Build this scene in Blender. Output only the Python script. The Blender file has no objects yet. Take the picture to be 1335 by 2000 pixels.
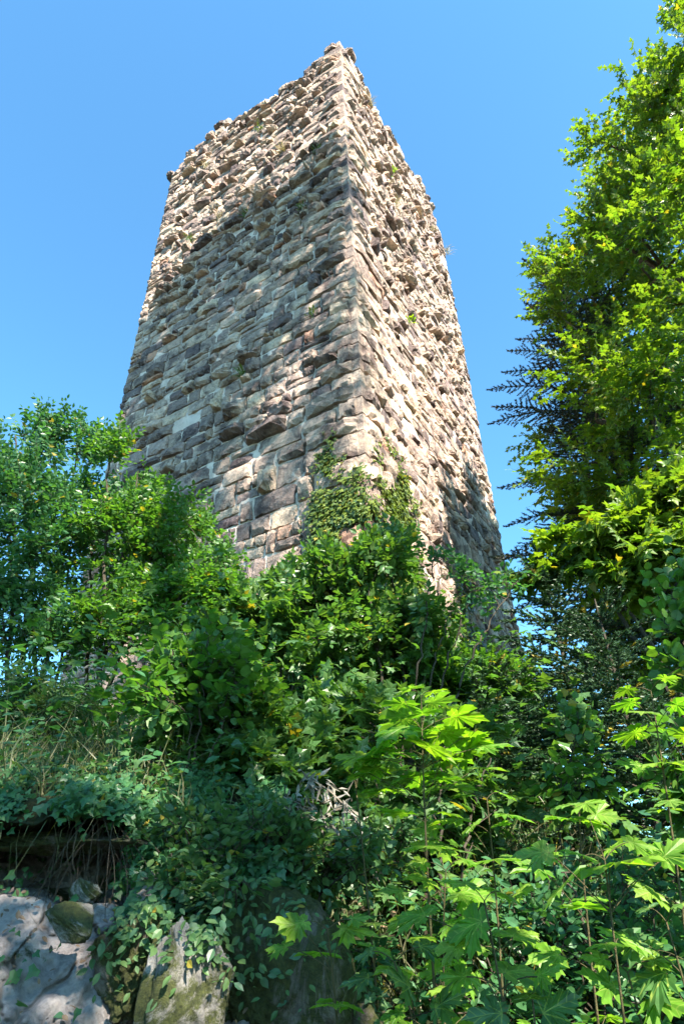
import bpy, math, random
import numpy as np
from mathutils import Vector, Matrix

# ------------------------------------------------------------------ camera, sky, sun, exposure
SC = bpy.context.scene
COL = SC.collection
PITCH, ROLL, FPX = math.radians(32.8), math.radians(-1.97), 1200.0
CAM = np.array([0.0, 0.0, 1.6])
_f = np.array([0, math.cos(PITCH), math.sin(PITCH)])
_u0 = np.array([0, -math.sin(PITCH), math.cos(PITCH)])
_r0 = np.array([1.0, 0, 0])
_r = _r0 * math.cos(ROLL) + _u0 * math.sin(ROLL)
_u = _u0 * math.cos(ROLL) - _r0 * math.sin(ROLL)
cd = bpy.data.cameras.new('camera')
cd.sensor_fit = 'VERTICAL'; cd.sensor_height = 36.0; cd.lens = FPX / 2000 * 36
cd.clip_start = 0.05; cd.clip_end = 6000
cam = bpy.data.objects.new('camera', cd); COL.objects.link(cam)
cam.matrix_world = Matrix(((_r[0], _u[0], -_f[0], CAM[0]), (_r[1], _u[1], -_f[1], CAM[1]), (_r[2], _u[2], -_f[2], CAM[2]), (0, 0, 0, 1)))
SC.camera = cam

SUN_AZ, SUN_EL = math.radians(150), math.radians(43)       # azimuth clockwise from +Y (the view direction)
SUNV = np.array([math.sin(SUN_AZ) * math.cos(SUN_EL), math.cos(SUN_AZ) * math.cos(SUN_EL), math.sin(SUN_EL)])
W = bpy.data.worlds.new('World'); SC.world = W; W.use_nodes = True
wn = W.node_tree.nodes; wl = W.node_tree.links
sky = wn.new('ShaderNodeTexSky'); sky.sky_type = 'NISHITA'; sky.sun_disc = False
sky.sun_elevation = SUN_EL; sky.sun_rotation = SUN_AZ
sky.air_density = 1.0; sky.dust_density = 0.7; sky.ozone_density = 2.0; sky.altitude = 400
bg = wn['Background']; bg.inputs['Strength'].default_value = 0.078
tn = wn.new('ShaderNodeMix'); tn.data_type = 'RGBA'; tn.blend_type = 'MULTIPLY'; tn.inputs[0].default_value = 1.0; tn.inputs[7].default_value = (.66, 1.17, 1.27, 1)
wl.new(sky.outputs[0], tn.inputs[6]); wl.new(tn.outputs[2], bg.inputs['Color'])
sd = bpy.data.lights.new('sun', 'SUN'); sd.energy = 5.0; sd.angle = math.radians(0.5); sd.color = (1.0, 0.90, 0.77)
so = bpy.data.objects.new('sun', sd); COL.objects.link(so)
so.rotation_euler = Vector((-SUNV[0], -SUNV[1], -SUNV[2])).to_track_quat('-Z', 'Y').to_euler()
so.location = (10, -10, 30)
SC.view_settings.view_transform = 'Standard'; SC.view_settings.look = 'None'
SC.view_settings.gamma = 1.0; SC.view_settings.use_curve_mapping = False
SC.view_settings.exposure = 2.3
SC.render.engine = 'CYCLES'
SC.cycles.max_bounces = 7; SC.cycles.transmission_bounces = 4; SC.cycles.diffuse_bounces = 4; SC.cycles.glossy_bounces = 2

RNG = np.random.default_rng(7)
random.seed(7)

# ------------------------------------------------------------------ helpers
def ray(px, py):
    d = _f * FPX + _r * (px - 667.5) - _u * (py - 1000)
    return d / np.linalg.norm(d)

def P(px, py, h):
    """point at horizontal distance h on the line of sight through photo pixel px,py"""
    d = ray(px, py)
    return CAM + d * h / math.hypot(d[0], d[1])

def unit(v):
    return v / np.maximum(np.linalg.norm(v, axis=-1, keepdims=True), 1e-9)

class Geo:
    def __init__(s): s.V = []; s.F = []; s.T = []; s.n = 0
    def add(s, V, F, tint=None):
        V = np.asarray(V, float).reshape(-1, 3); F = np.asarray(F, int).reshape(-1, 3)
        s.V.append(V); s.F.append(F + s.n); s.n += len(V)
        if tint is None: tint = np.zeros(len(F))
        s.T.append(np.broadcast_to(np.asarray(tint, float), (len(F),)))
        return s
    def mesh(s, name, mat, smooth=False):
        V = np.concatenate(s.V); F = np.concatenate(s.F); T = np.concatenate(s.T)
        me = bpy.data.meshes.new(name)
        me.vertices.add(len(V)); me.vertices.foreach_set('co', V.astype(np.float32).ravel())
        me.loops.add(F.size); me.loops.foreach_set('vertex_index', F.astype(np.int32).ravel())
        me.polygons.add(len(F))
        me.polygons.foreach_set('loop_start', np.arange(0, F.size, 3, dtype=np.int32))
        me.polygons.foreach_set('loop_total', np.full(len(F), 3, np.int32))
        me.polygons.foreach_set('use_smooth', np.full(len(F), smooth))
        a = me.attributes.new('tint', 'FLOAT', 'FACE'); a.data.foreach_set('value', T.astype(np.float32))
        me.update(calc_edges=True); me.materials.append(mat)
        return me
    def build(s, name, mat, parent=None, smooth=False, **kw):
        return link(name, s.mesh(name, mat, smooth), parent, **kw)

def link(name, me, parent=None, **kw):
    o = bpy.data.objects.new(name, me); COL.objects.link(o)
    if parent is not None:
        o.parent = parent
        o.matrix_parent_inverse = parent.matrix_basis.inverted()
    for k, v in kw.items(): o[k] = v
    return o

def thing(name, label, cat, loc, group=None):
    o = bpy.data.objects.new(name, None); COL.objects.link(o)
    o.location = Vector([float(c) for c in loc]); o['label'] = label; o['category'] = cat
    o.empty_display_size = 0.2
    if group: o['group'] = group
    return o

def tube(G, pts, rad, n=5, tint=0.0):
    pts = np.asarray(pts, float); rad = np.broadcast_to(np.asarray(rad, float), (len(pts),))
    t = unit(np.gradient(pts, axis=0))
    ref = np.where(np.abs(t[:, 2:3]) > 0.9, np.array([[1.0, 0, 0]]), np.array([[0, 0, 1.0]]))
    a = unit(np.cross(t, ref)); b = np.cross(t, a)
    ang = np.arange(n) / n * 2 * math.pi
    ring = a[:, None] * np.cos(ang)[None, :, None] + b[:, None] * np.sin(ang)[None, :, None]
    V = (pts[:, None] + ring * rad[:, None, None]).reshape(-1, 3)
    F = []
    for i in range(len(pts) - 1):
        for j in range(n):
            p0, p1 = i * n + j, i * n + (j + 1) % n
            F += [(p0, p1, p1 + n), (p0, p1 + n, p0 + n)]
    G.add(V, F, tint)

def bez(a, b, c, n=8):
    t = np.linspace(0, 1, n)[:, None]
    return (1 - t) ** 2 * np.asarray(a) + 2 * t * (1 - t) * np.asarray(b) + t ** 2 * np.asarray(c)

def fbm(x, y, s=0.0, octv=4):
    r = 0; a = 1.0
    for k in range(octv):
        f = 1.9 ** k
        r = r + a * (np.sin(x * f * 1.7 + s * 3.1 + k * 5.3 + 1.3 * np.sin(y * f * 1.1 + k)) * np.cos(y * f * 1.9 + s * 1.7 + k * 2.1 + 1.2 * np.sin(x * f * 0.9 + s)))
        a *= 0.52
    return r

def sstep(x, a, b):
    t = np.clip((x - a) / (b - a), 0, 1); return t * t * (3 - 2 * t)

# ------------------------------------------------------------------ materials
def mat_new(name):
    m = bpy.data.materials.new(name); m.use_nodes = True
    nt = m.node_tree; nt.nodes.clear()
    out = nt.nodes.new('ShaderNodeOutputMaterial')
    return m, nt, out

def N_(nt, t, **kw):
    n = nt.nodes.new(t)
    for k, v in kw.items(): setattr(n, k, v)
    return n

def tint_node(nt):
    at = N_(nt, 'ShaderNodeAttribute', attribute_name='tint'); oi = N_(nt, 'ShaderNodeObjectInfo')
    ad = N_(nt, 'ShaderNodeMath', operation='ADD'); fr = N_(nt, 'ShaderNodeMath', operation='FRACT')
    nt.links.new(at.outputs['Fac'], ad.inputs[0]); nt.links.new(oi.outputs['Random'], ad.inputs[1])
    nt.links.new(ad.outputs[0], fr.inputs[0]); return fr.outputs[0]

def ramp(nt, stops, src):
    r = N_(nt, 'ShaderNodeValToRGB'); e = r.color_ramp.elements
    while len(e) > 1: e.remove(e[-1])
    e[0].position = stops[0][0]; e[0].color = (*stops[0][1], 1)
    for p_, c in stops[1:]:
        q = e.new(p_); q.color = (*c, 1)
    nt.links.new(src, r.inputs['Fac']); return r.outputs['Color']

def noise(nt, scale, detail=5, rough=0.6, coord=None, dist=0.0):
    n = N_(nt, 'ShaderNodeTexNoise'); n.inputs['Scale'].default_value = scale
    n.inputs['Detail'].default_value = detail; n.inputs['Roughness'].default_value = rough
    n.inputs['Distortion'].default_value = dist
    if coord is not None: nt.links.new(coord, n.inputs['Vector'])
    return n.outputs['Fac']

def mixc(nt, fac, a, b, mode='MIX'):
    m = N_(nt, 'ShaderNodeMix', data_type='RGBA', blend_type=mode)
    for sock, v in ((m.inputs[0], fac), (m.inputs[6], a), (m.inputs[7], b)):
        if isinstance(v, (int, float)): sock.default_value = v
        elif isinstance(v, tuple): sock.default_value = (*v, 1)
        else: nt.links.new(v, sock)
    return m.outputs[2]

def worldpos(nt):
    return N_(nt, 'ShaderNodeNewGeometry').outputs['Position']

def bump(nt, h, strength, dist):
    b = N_(nt, 'ShaderNodeBump'); b.inputs['Strength'].default_value = strength; b.inputs['Distance'].default_value = dist
    nt.links.new(h, b.inputs['Height']); return b.outputs['Normal']

def principled(nt, out, col, rough=0.8, normal=None, spec=0.3):
    p = N_(nt, 'ShaderNodeBsdfPrincipled')
    if isinstance(col, tuple): p.inputs['Base Color'].default_value = (*col, 1)
    else: nt.links.new(col, p.inputs['Base Color'])
    if isinstance(rough, float): p.inputs['Roughness'].default_value = rough
    else: nt.links.new(rough, p.inputs['Roughness'])
    p.inputs['Specular IOR Level'].default_value = spec
    if normal is not None: nt.links.new(normal, p.inputs['Normal'])
    nt.links.new(p.outputs[0], out.inputs[0]); return p

def stone_mat():
    m, nt, out = mat_new('sandstone')
    pos = worldpos(nt); t = tint_node(nt)
    base = ramp(nt, [(0.0, (.31, .235, .20)), (.18, (.46, .365, .30)), (.32, (.12, .092, .097)), (.42, (.55, .44, .355)), (.58, (.30, .23, .21)), (.74, (.58, .46, .35)), (.87, (.15, .115, .12)), (.935, (.45, .355, .295)), (.955, (.44, .235, .155)), (.975, (.45, .355, .295)), (1.0, (.27, .21, .195))], t)
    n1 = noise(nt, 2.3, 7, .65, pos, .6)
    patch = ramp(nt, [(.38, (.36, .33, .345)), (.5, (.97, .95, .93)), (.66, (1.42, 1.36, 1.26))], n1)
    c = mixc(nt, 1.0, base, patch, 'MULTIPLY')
    n2 = noise(nt, 21, 6, .7, pos, .4)
    c = mixc(nt, 1.0, c, ramp(nt, [(.3, (.55, .55, .57)), (.48, (1, 1, 1)), (.7, (1.25, 1.23, 1.2))], n2), 'MULTIPLY')
    lich = noise(nt, 7, 8, .75, pos, 1.2)
    c = mixc(nt, ramp(nt, [(.56, (0, 0, 0)), (.66, (.55, .55, .55))], lich), c, (.56, .50, .43))
    h = noise(nt, 9, 9, .72, pos, .7)
    v = N_(nt, 'ShaderNodeTexVoronoi', feature='DISTANCE_TO_EDGE'); v.inputs['Scale'].default_value = 8
    w = N_(nt, 'ShaderNodeVectorMath', operation='MULTIPLY'); w.inputs[1].default_value = (.8, .8, 2.6)
    nt.links.new(pos, w.inputs[0]); nt.links.new(w.outputs[0], v.inputs['Vector'])
    mr = N_(nt, 'ShaderNodeMapRange'); mr.inputs[1].default_value = 0; mr.inputs[2].default_value = .05
    nt.links.new(v.outputs['Distance'], mr.inputs[0])
    b1 = N_(nt, 'ShaderNodeBump'); b1.inputs['Strength'].default_value = .35; b1.inputs['Distance'].default_value = .02
    nt.links.new(mr.outputs[0], b1.inputs['Height'])
    b2 = N_(nt, 'ShaderNodeBump'); b2.inputs['Strength'].default_value = 1.0; b2.inputs['Distance'].default_value = .09
    nt.links.new(h, b2.inputs['Height']); nt.links.new(b1.outputs[0], b2.inputs['Normal'])
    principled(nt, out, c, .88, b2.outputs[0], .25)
    return m

def mortar_mat():
    m, nt, out = mat_new('lime_mortar')
    pos = worldpos(nt)
    n = noise(nt, 3.5, 8, .7, pos, .5)
    c = ramp(nt, [(.3, (.46, .375, .32)), (.5, (.66, .55, .47)), (.7, (.76, .65, .56))], n)
    c = mixc(nt, ramp(nt, [(.54, (0, 0, 0)), (.64, (.7, .7, .7))], noise(nt, 1.1, 7, .7, pos, 1)), c, (.30, .24, .21))
    principled(nt, out, c, .95, bump(nt, noise(nt, 26, 7, .7, pos), 1.0, .035), .15)
    return m

def leaf_mat(name, cols, tr=(1.5, 1.7, .55), fac=.42, rough=.42, spec=.45, veins=False, old=(.24, .20, .03)):
    m, nt, out = mat_new(name)
    t = tint_node(nt)
    n = len(cols); c = ramp(nt, [(i / (n - 1), q) for i, q in enumerate(cols)], t)
    sp = noise(nt, 40, 2, .5, N_(nt, 'ShaderNodeNewGeometry').outputs['Position'])
    c = mixc(nt, 1.0, c, ramp(nt, [(.3, (.8, .8, .8)), (.7, (1.15, 1.15, 1.15))], sp), 'MULTIPLY')
    gt = N_(nt, 'ShaderNodeMath', operation='GREATER_THAN'); gt.inputs[1].default_value = 2.0 if veins else .984; nt.links.new(t, gt.inputs[0])
    c = mixc(nt, gt.outputs[0], c, old)
    if veins:
        tc = N_(nt, 'ShaderNodeTexCoord'); sx = N_(nt, 'ShaderNodeSeparateXYZ'); nt.links.new(tc.outputs['Object'], sx.inputs[0])
        def mth(op, a, b=None):
            n_ = N_(nt, 'ShaderNodeMath', operation=op)
            for k_, v_ in enumerate((a, b)):
                if v_ is None: continue
                if isinstance(v_, (int, float)): n_.inputs[k_].default_value = v_
                else: nt.links.new(v_, n_.inputs[k_])
            return n_.outputs[0]
        X, Y = sx.outputs[0], sx.outputs[1]; aX = mth('ABSOLUTE', X); best = aX
        for al in (.75, 1.45):      # distance to the side veins of each half
            d_ = mth('ABSOLUTE', mth('SUBTRACT', mth('MULTIPLY', aX, math.cos(al)), mth('MULTIPLY', Y, math.sin(al)))); best = mth('MINIMUM', best, d_)
        for k_ in (.38, .6, .8):    # short veins leaving the midrib
            d_ = mth('ABSOLUTE', mth('SUBTRACT', mth('MULTIPLY', aX, .75), mth('MULTIPLY', mth('SUBTRACT', Y, k_), .66))); best = mth('MINIMUM', best, mth('ADD', d_, .006))
        mr_ = N_(nt, 'ShaderNodeMapRange'); mr_.inputs[1].default_value = .005; mr_.inputs[2].default_value = .022; mr_.inputs[3].default_value = .6; mr_.inputs[4].default_value = 0
        nt.links.new(best, mr_.inputs[0]); c = mixc(nt, mr_.outputs[0], c, (.30, .36, .08))
        oi_ = N_(nt, 'ShaderNodeObjectInfo'); va_ = N_(nt, 'ShaderNodeVectorMath', operation='ADD'); cm_ = N_(nt, 'ShaderNodeCombineXYZ')
        mu_ = mth('MULTIPLY', oi_.outputs['Random'], 37.0)
        for k_ in range(3): nt.links.new(mu_, cm_.inputs[k_])
        nt.links.new(tc.outputs['Object'], va_.inputs[0]); nt.links.new(cm_.outputs[0], va_.inputs[1])
        c = mixc(nt, ramp(nt, [(.66, (0, 0, 0)), (.70, (.75, .75, .75))], noise(nt, 7, 3, .6, va_.outputs[0])), c, (.13, .085, .03))
        c = mixc(nt, 1.0, c, ramp(nt, [(.3, (.75, .8, .8)), (.7, (1.2, 1.15, 1.1))], noise(nt, 2.2, 3, .5, va_.outputs[0])), 'MULTIPLY')
    p = N_(nt, 'ShaderNodeBsdfPrincipled'); nt.links.new(c, p.inputs['Base Color'])
    p.inputs['Roughness'].default_value = rough; p.inputs['Specular IOR Level'].default_value = spec
    tl = N_(nt, 'ShaderNodeBsdfTranslucent'); nt.links.new(mixc(nt, 1.0, c, tr, 'MULTIPLY'), tl.inputs['Color'])
    mx = N_(nt, 'ShaderNodeMixShader'); mx.inputs[0].default_value = fac
    nt.links.new(p.outputs[0], mx.inputs[1]); nt.links.new(tl.outputs[0], mx.inputs[2]); nt.links.new(mx.outputs[0], out.inputs[0])
    return m

def bark_mat(name, a, b, sc=14.0):
    m, nt, out = mat_new(name)
    pos = worldpos(nt); w = N_(nt, 'ShaderNodeVectorMath', operation='MULTIPLY'); w.inputs[1].default_value = (1, 1, .25)
    nt.links.new(pos, w.inputs[0]); n = noise(nt, sc, 7, .7, w.outputs[0], .5)
    principled(nt, out, ramp(nt, [(.3, a), (.7, b)], n), .9, bump(nt, n, .9, .03), .2)
    return m

def rock_mat(name, c0, c1, c2, moss=.5, crack=1):
    m, nt, out = mat_new(name)
    pos = worldpos(nt)
    n = noise(nt, 3.2, 9, .7, pos, .8)
    c = ramp(nt, [(.28, c0), (.5, c1), (.72, c2)], n)
    c = mixc(nt, 1.0, c, ramp(nt, [(.3, (.55, .55, .57)), (.5, (1, 1, 1)), (.75, (1.3, 1.3, 1.25))], noise(nt, 34, 6, .7, pos, .4)), 'MULTIPLY')
    mn = noise(nt, 2.1, 8, .75, pos, 1.4)
    mc = ramp(nt, [(.3, (.020, .026, .010)), (.7, (.075, .085, .022))], noise(nt, 60, 4, .8, pos))
    lo = .62 - .22 * moss
    f = ramp(nt, [(lo, (0, 0, 0)), (lo + .06, (1, 1, 1))], mn)
    c = mixc(nt, f, c, mc)
    v = N_(nt, 'ShaderNodeTexVoronoi', feature='DISTANCE_TO_EDGE'); v.inputs['Scale'].default_value = 2.2
    ds = N_(nt, 'ShaderNodeTexNoise'); ds.inputs['Scale'].default_value = 3.0; nt.links.new(pos, ds.inputs['Vector'])
    va = N_(nt, 'ShaderNodeVectorMath', operation='MULTIPLY_ADD'); va.inputs[1].default_value = (.5, .5, .5)
    nt.links.new(ds.outputs['Color'], va.inputs[0]); nt.links.new(pos, va.inputs[2]); nt.links.new(va.outputs[0], v.inputs['Vector'])
    mr = N_(nt, 'ShaderNodeMapRange'); mr.inputs[1].default_value = 0; mr.inputs[2].default_value = .012
    nt.links.new(v.outputs['Distance'], mr.inputs[0])
    c = mixc(nt, mr.outputs[0], (.09, .08, .075), c) if crack else c
    b1 = N_(nt, 'ShaderNodeBump'); b1.inputs['Strength'].default_value = .6 * crack; b1.inputs['Distance'].default_value = .03
    nt.links.new(mr.outputs[0], b1.inputs['Height'])
    b2 = N_(nt, 'ShaderNodeBump'); b2.inputs['Strength'].default_value = .9; b2.inputs['Distance'].default_value = .05
    nt.links.new(noise(nt, 12, 10, .75, pos, .5), b2.inputs['Height']); nt.links.new(b1.outputs[0], b2.inputs['Normal'])
    principled(nt, out, c, .85, b2.outputs[0], .3)
    return m

def soil_mat():
    m, nt, out = mat_new('woodland_soil')
    pos = worldpos(nt); n = noise(nt, 6, 9, .75, pos, .8)
    c = ramp(nt, [(.3, (.018, .014, .010)), (.5, (.05, .038, .026)), (.7, (.10, .08, .055))], n)
    c = mixc(nt, ramp(nt, [(.48, (0, 0, 0)), (.56, (.8, .8, .8))], noise(nt, 1.2, 6, .7, pos, .8)), c, (.035, .05, .018))
    principled(nt, out, c, .95, bump(nt, noise(nt, 18, 8, .75, pos), 1.0, .08), .15)
    return m

M_stone = stone_mat(); M_mortar = mortar_mat(); M_soil = soil_mat()
M_rock = rock_mat('pale_rock', (.13, .115, .115), (.27, .245, .24), (.42, .39, .375), .25, 0)
M_slab = rock_mat('grey_slab', (.09, .085, .08), (.22, .21, .195), (.44, .42, .39), .7, 0)
M_moss = rock_mat('mossy_rock', (.05, .043, .035), (.11, .095, .075), (.26, .235, .2), .9, 0)
M_bark = bark_mat('bark', (.035, .028, .022), (.13, .10, .075))
M_twig = bark_mat('twig_bark', (.03, .026, .02), (.085, .07, .05), 40)
M_stem = bark_mat('green_stem', (.05, .055, .02), (.13, .10, .05), 40)
M_dry = bark_mat('dry_stalk', (.16, .13, .10), (.34, .29, .23), 50)
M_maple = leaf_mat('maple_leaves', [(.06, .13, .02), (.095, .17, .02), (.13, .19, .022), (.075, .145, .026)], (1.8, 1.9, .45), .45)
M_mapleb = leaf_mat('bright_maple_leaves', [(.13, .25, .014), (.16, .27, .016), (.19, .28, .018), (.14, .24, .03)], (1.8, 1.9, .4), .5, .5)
M_mapled = leaf_mat('shade_toned_maple_leaves', [(.045, .12, .03), (.06, .14, .034), (.085, .155, .032), (.052, .125, .055)], (1.7, 1.8, .5), .42, .4)  # darker maple green for the understory, shade is put into the leaf colour
M_hazel = leaf_mat('shrub_leaves', [(.032, .115, .042), (.044, .135, .05), (.058, .145, .042), (.035, .12, .066)], (1.6, 1.7, .6), .4)
M_hazelb = leaf_mat('fresh_shrub_leaves', [(.048, .135, .026), (.062, .155, .028), (.08, .165, .026), (.05, .14, .05)], (1.7, 1.8, .5), .45)
M_ivy = leaf_mat('ivy_leaves', [(.05, .09, .02), (.10, .15, .025), (.16, .20, .035), (.05, .10, .04)], (1.4, 1.5, .5), .25, .35, .5)
M_fir = leaf_mat('fir_needles', [(.022, .058, .026), (.03, .07, .03), (.04, .085, .036), (.025, .06, .034)], (1.2, 1.3, .6), .2, .45, .4)
M_spruce = leaf_mat('spruce_needles', [(.026, .045, .03), (.04, .055, .036), (.05, .06, .04), (.03, .05, .045)], (1.2, 1.2, .8), .15, .5, .3)
M_herb = leaf_mat('herb_leaves', [(.04, .11, .04), (.065, .14, .045), (.09, .16, .05), (.05, .12, .07)], (1.5, 1.6, .6), .38)
M_grass = leaf_mat('grass_blades', [(.07, .10, .03), (.10, .13, .045), (.22, .20, .12), (.08, .12, .04)], (1.4, 1.4, .6), .35, .5)
M_strawgrass = leaf_mat('dry_grass', [(.30, .24, .13), (.38, .31, .19), (.17, .18, .07), (.42, .36, .24)], (1.2, 1.1, .7), .3, .6)

# ------------------------------------------------------------------ tower frame and terrain
A = math.radians(59.43)
L_ = np.array([-math.sin(A), math.cos(A), 0]); R_ = np.array([math.cos(A), math.sin(A), 0])
NC = np.array([.4056, 7.9897, 0])
NL = -R_; NR = -L_               # outward normals of the left and right faces
WL, WR = 6.82, 7.6

def terrain(x, y):
    x = np.asarray(x, float); y = np.asarray(y, float)
    dx, dy = x - NC[0], y - NC[1]
    u = dx * L_[0] + dy * L_[1]; v = dx * R_[0] + dy * R_[1]
    d = np.hypot(np.maximum(np.maximum(-u, 0), u - WL), np.maximum(np.maximum(-v, 0), v - WR))
    right = sstep(x - .20 * y, -0.3, 1.6) * sstep(y, 3.0, 7.0)
    back = sstep(y, 9.5, 14) * sstep(np.abs(x + 1), 4, 8)
    k = np.maximum(right, back)
    front = 4.3 - .62 * np.minimum(d, 6.6) - .05 * np.maximum(d - 6.6, 0)
    side = 4.3 - 1.05 * np.minimum(d, 9) - .12 * np.minimum(np.maximum(d - 9, 0), 60)
    z = front * (1 - k) + side * k
    z = z + .10 * fbm(x * .9, y * .9, 2, 3) * np.clip(np.hypot(x, y) / 4, .2, 1)
    return z

# ------------------------------------------------------------------ ground
def build_ground():
    t = np.linspace(-1, 1, 321)
    xs = 7 * np.sinh(t * 5.9) / math.sinh(1) * .9 + 0.0
    ys = xs + 5.0
    X, Y = np.meshgrid(xs, ys)
    Z = terrain(X, Y) - 0.02
    n = len(xs); V = np.stack([X, Y, Z], -1).reshape(-1, 3)
    i, j = np.meshgrid(np.arange(n - 1), np.arange(n - 1)); a = (j * n + i).ravel()
    F = np.concatenate([np.stack([a, a + 1, a + n + 1], 1), np.stack([a, a + n + 1, a + n], 1)])
    Geo().add(V, F).build('ground', M_soil, smooth=True, kind='structure')
build_ground()

# ------------------------------------------------------------------ the tower
_pl = np.array([(-.1, 23.7), (.5, 23.65), (.62, 23.3), (1.1, 23.5), (1.25, 23.05), (2.0, 23.35), (2.5, 23.2), (3.9, 23.45), (4.7, 23.85), (5.4, 23.6), (6.2, 23.45), (6.9, 23.2)])
_pr = np.array([(-.1, 23.7), (.3, 23.8), (.8, 24.5), (1.3, 24.0), (1.85, 23.75), (2.7, 23.65), (3.7, 24.0), (5.0, 24.35), (6.0, 24.7), (7.2, 24.1), (7.7, 23.2)])
_pl[1:, 1] = 23.45 + (_pl[1:, 1] - 23.45) * 1.7; _pr[2:, 1] = 24.0 + (_pr[2:, 1] - 24.0) * 1.25
def top_l(s): return np.interp(s, _pl[:, 0], _pl[:, 1])
def top_r(s): return np.interp(s, _pr[:, 0], _pr[:, 1])

tower = thing('stone_tower', 'tall square ruined tower of rough stone blocks rising above the bushes', 'tower', (NC[0], NC[1], 3.6))

def core():
    G = Geo()
    def wall(o, e, n, w, top, step=.11, rough=.034):
        ns = int(w / step) + 1; nz = int(21 / step) + 1
        s = np.linspace(0, w, ns); q = np.linspace(0, 1, nz)
        S, Q = np.meshgrid(s, q); Z = 2.0 + (top(S) - .12 - 2.0) * Q
        edge = np.minimum(S, w - S); dsp = rough * fbm(S * 3.1, Z * 3.3, o[0], 5) * np.clip(edge / .3, 0, 1) - .014 - .02 * (edge < .02)
        V = o + S[..., None] * e + n * dsp[..., None] + np.array([0, 0, 1.0]) * Z[..., None]
        i, j = np.meshgrid(np.arange(ns - 1), np.arange(nz - 1)); a = (j * ns + i).ravel()
        G.add(V, np.concatenate([np.stack([a, a + 1, a + ns + 1], 1), np.stack([a, a + ns + 1, a + ns], 1)]))
    o = NC.copy()
    wall(o, L_, NL, WL, top_l); wall(o, R_, NR, WR, top_r)
    wall(o + L_ * WL, R_, -NR, WR, lambda s: np.interp(s, [0, 3, WR], [23.2, 22.6, 23.4]), .3)
    wall(o + R_ * WR, L_, -NL, WL, lambda s: np.interp(s, [0, 3, WL], [23.2, 22.8, 23.4]), .3)
    # broken wall head
    n = 40; U, Vv = np.meshgrid(np.linspace(.03, WL - .03, n), np.linspace(.03, WR - .03, n))
    zl = top_l(U); zr = top_r(Vv); wgt = Vv / (U + Vv + 1e-6)
    dd = np.minimum(np.minimum(U, Vv), np.minimum(WL - U, WR - Vv))
    Z = np.where(U < Vv, zr, zl); Z = Z * (1 - sstep(dd, 1.3, 2.0)) + 18.5 * sstep(dd, 1.3, 2.0) - .16 + .05 * fbm(U * 4, Vv * 4)
    V = NC + U[..., None] * L_ + Vv[..., None] * R_ + np.array([0, 0, 1.0]) * Z[..., None]
    i, j = np.meshgrid(np.arange(n - 1), np.arange(n - 1)); a = (j * n + i).ravel()
    G.add(V, np.concatenate([np.stack([a, a + 1, a + n + 1], 1), np.stack([a, a + n + 1, a + n], 1)]))
    return G.build('mortar_core', M_mortar, tower, smooth=True)
core()

NU, NV = 6, 4
def stone_variant(rg, power):
    u = np.linspace(-.5, .5, NU + 1); v = np.linspace(-.5, .5, NV + 1)
    U, Vv = np.meshgrid(u, v)
    U = U + rg.normal(0, .022, U.shape); Vv = Vv + rg.normal(0, .03, U.shape)
    fx = np.clip(1 - np.abs(2 * U) ** power, 0, 1); fz = np.clip(1 - np.abs(2 * Vv) ** power, 0, 1)
    tilt = rg.normal(0, .35) * U + rg.normal(0, .4) * Vv
    Y = .2 + .8 * (fx * fz) ** .32 * np.clip(.85 + tilt + rg.normal(0, .10, U.shape), .4, 1.25)
    Vt = np.stack([U, Y, Vv], -1).reshape(-1, 3)
    a_ = NU + 1
    i, j = np.meshgrid(np.arange(NU), np.arange(NV)); q = (j * a_ + i).ravel()
    flip = rg.random(len(q)) < .5
    F = []
    for k, b in enumerate(q):
        F += [(b, b + 1, b + a_ + 1), (b, b + a_ + 1, b + a_)] if flip[k] else [(b, b + 1, b + a_), (b + 1, b + a_ + 1, b + a_)]
    ring = list(range(0, a_)) + [a_ * k + NU for k in range(1, NV + 1)] + [a_ * NV + k for k in range(NU - 1, -1, -1)] + [a_ * k for k in range(NV - 1, 0, -1)]
    m = len(Vt); back = Vt[ring].copy(); back[:, 1] = -1.0; back[:, [0, 2]] *= 1.03
    Vt = np.concatenate([Vt, back]); nr = len(ring)
    for k in range(nr):
        a0, a1 = ring[k], ring[(k + 1) % nr]; b0, b1 = m + k, m + (k + 1) % nr
        F += [(a0, b0, b1), (a0, b1, a1)]
    return Vt, np.array(F)
VARS = [stone_variant(RNG, pw) for pw in [3.5, 5.0, 8.0, 12.0, 16.0] for _ in range(7)]

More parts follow.
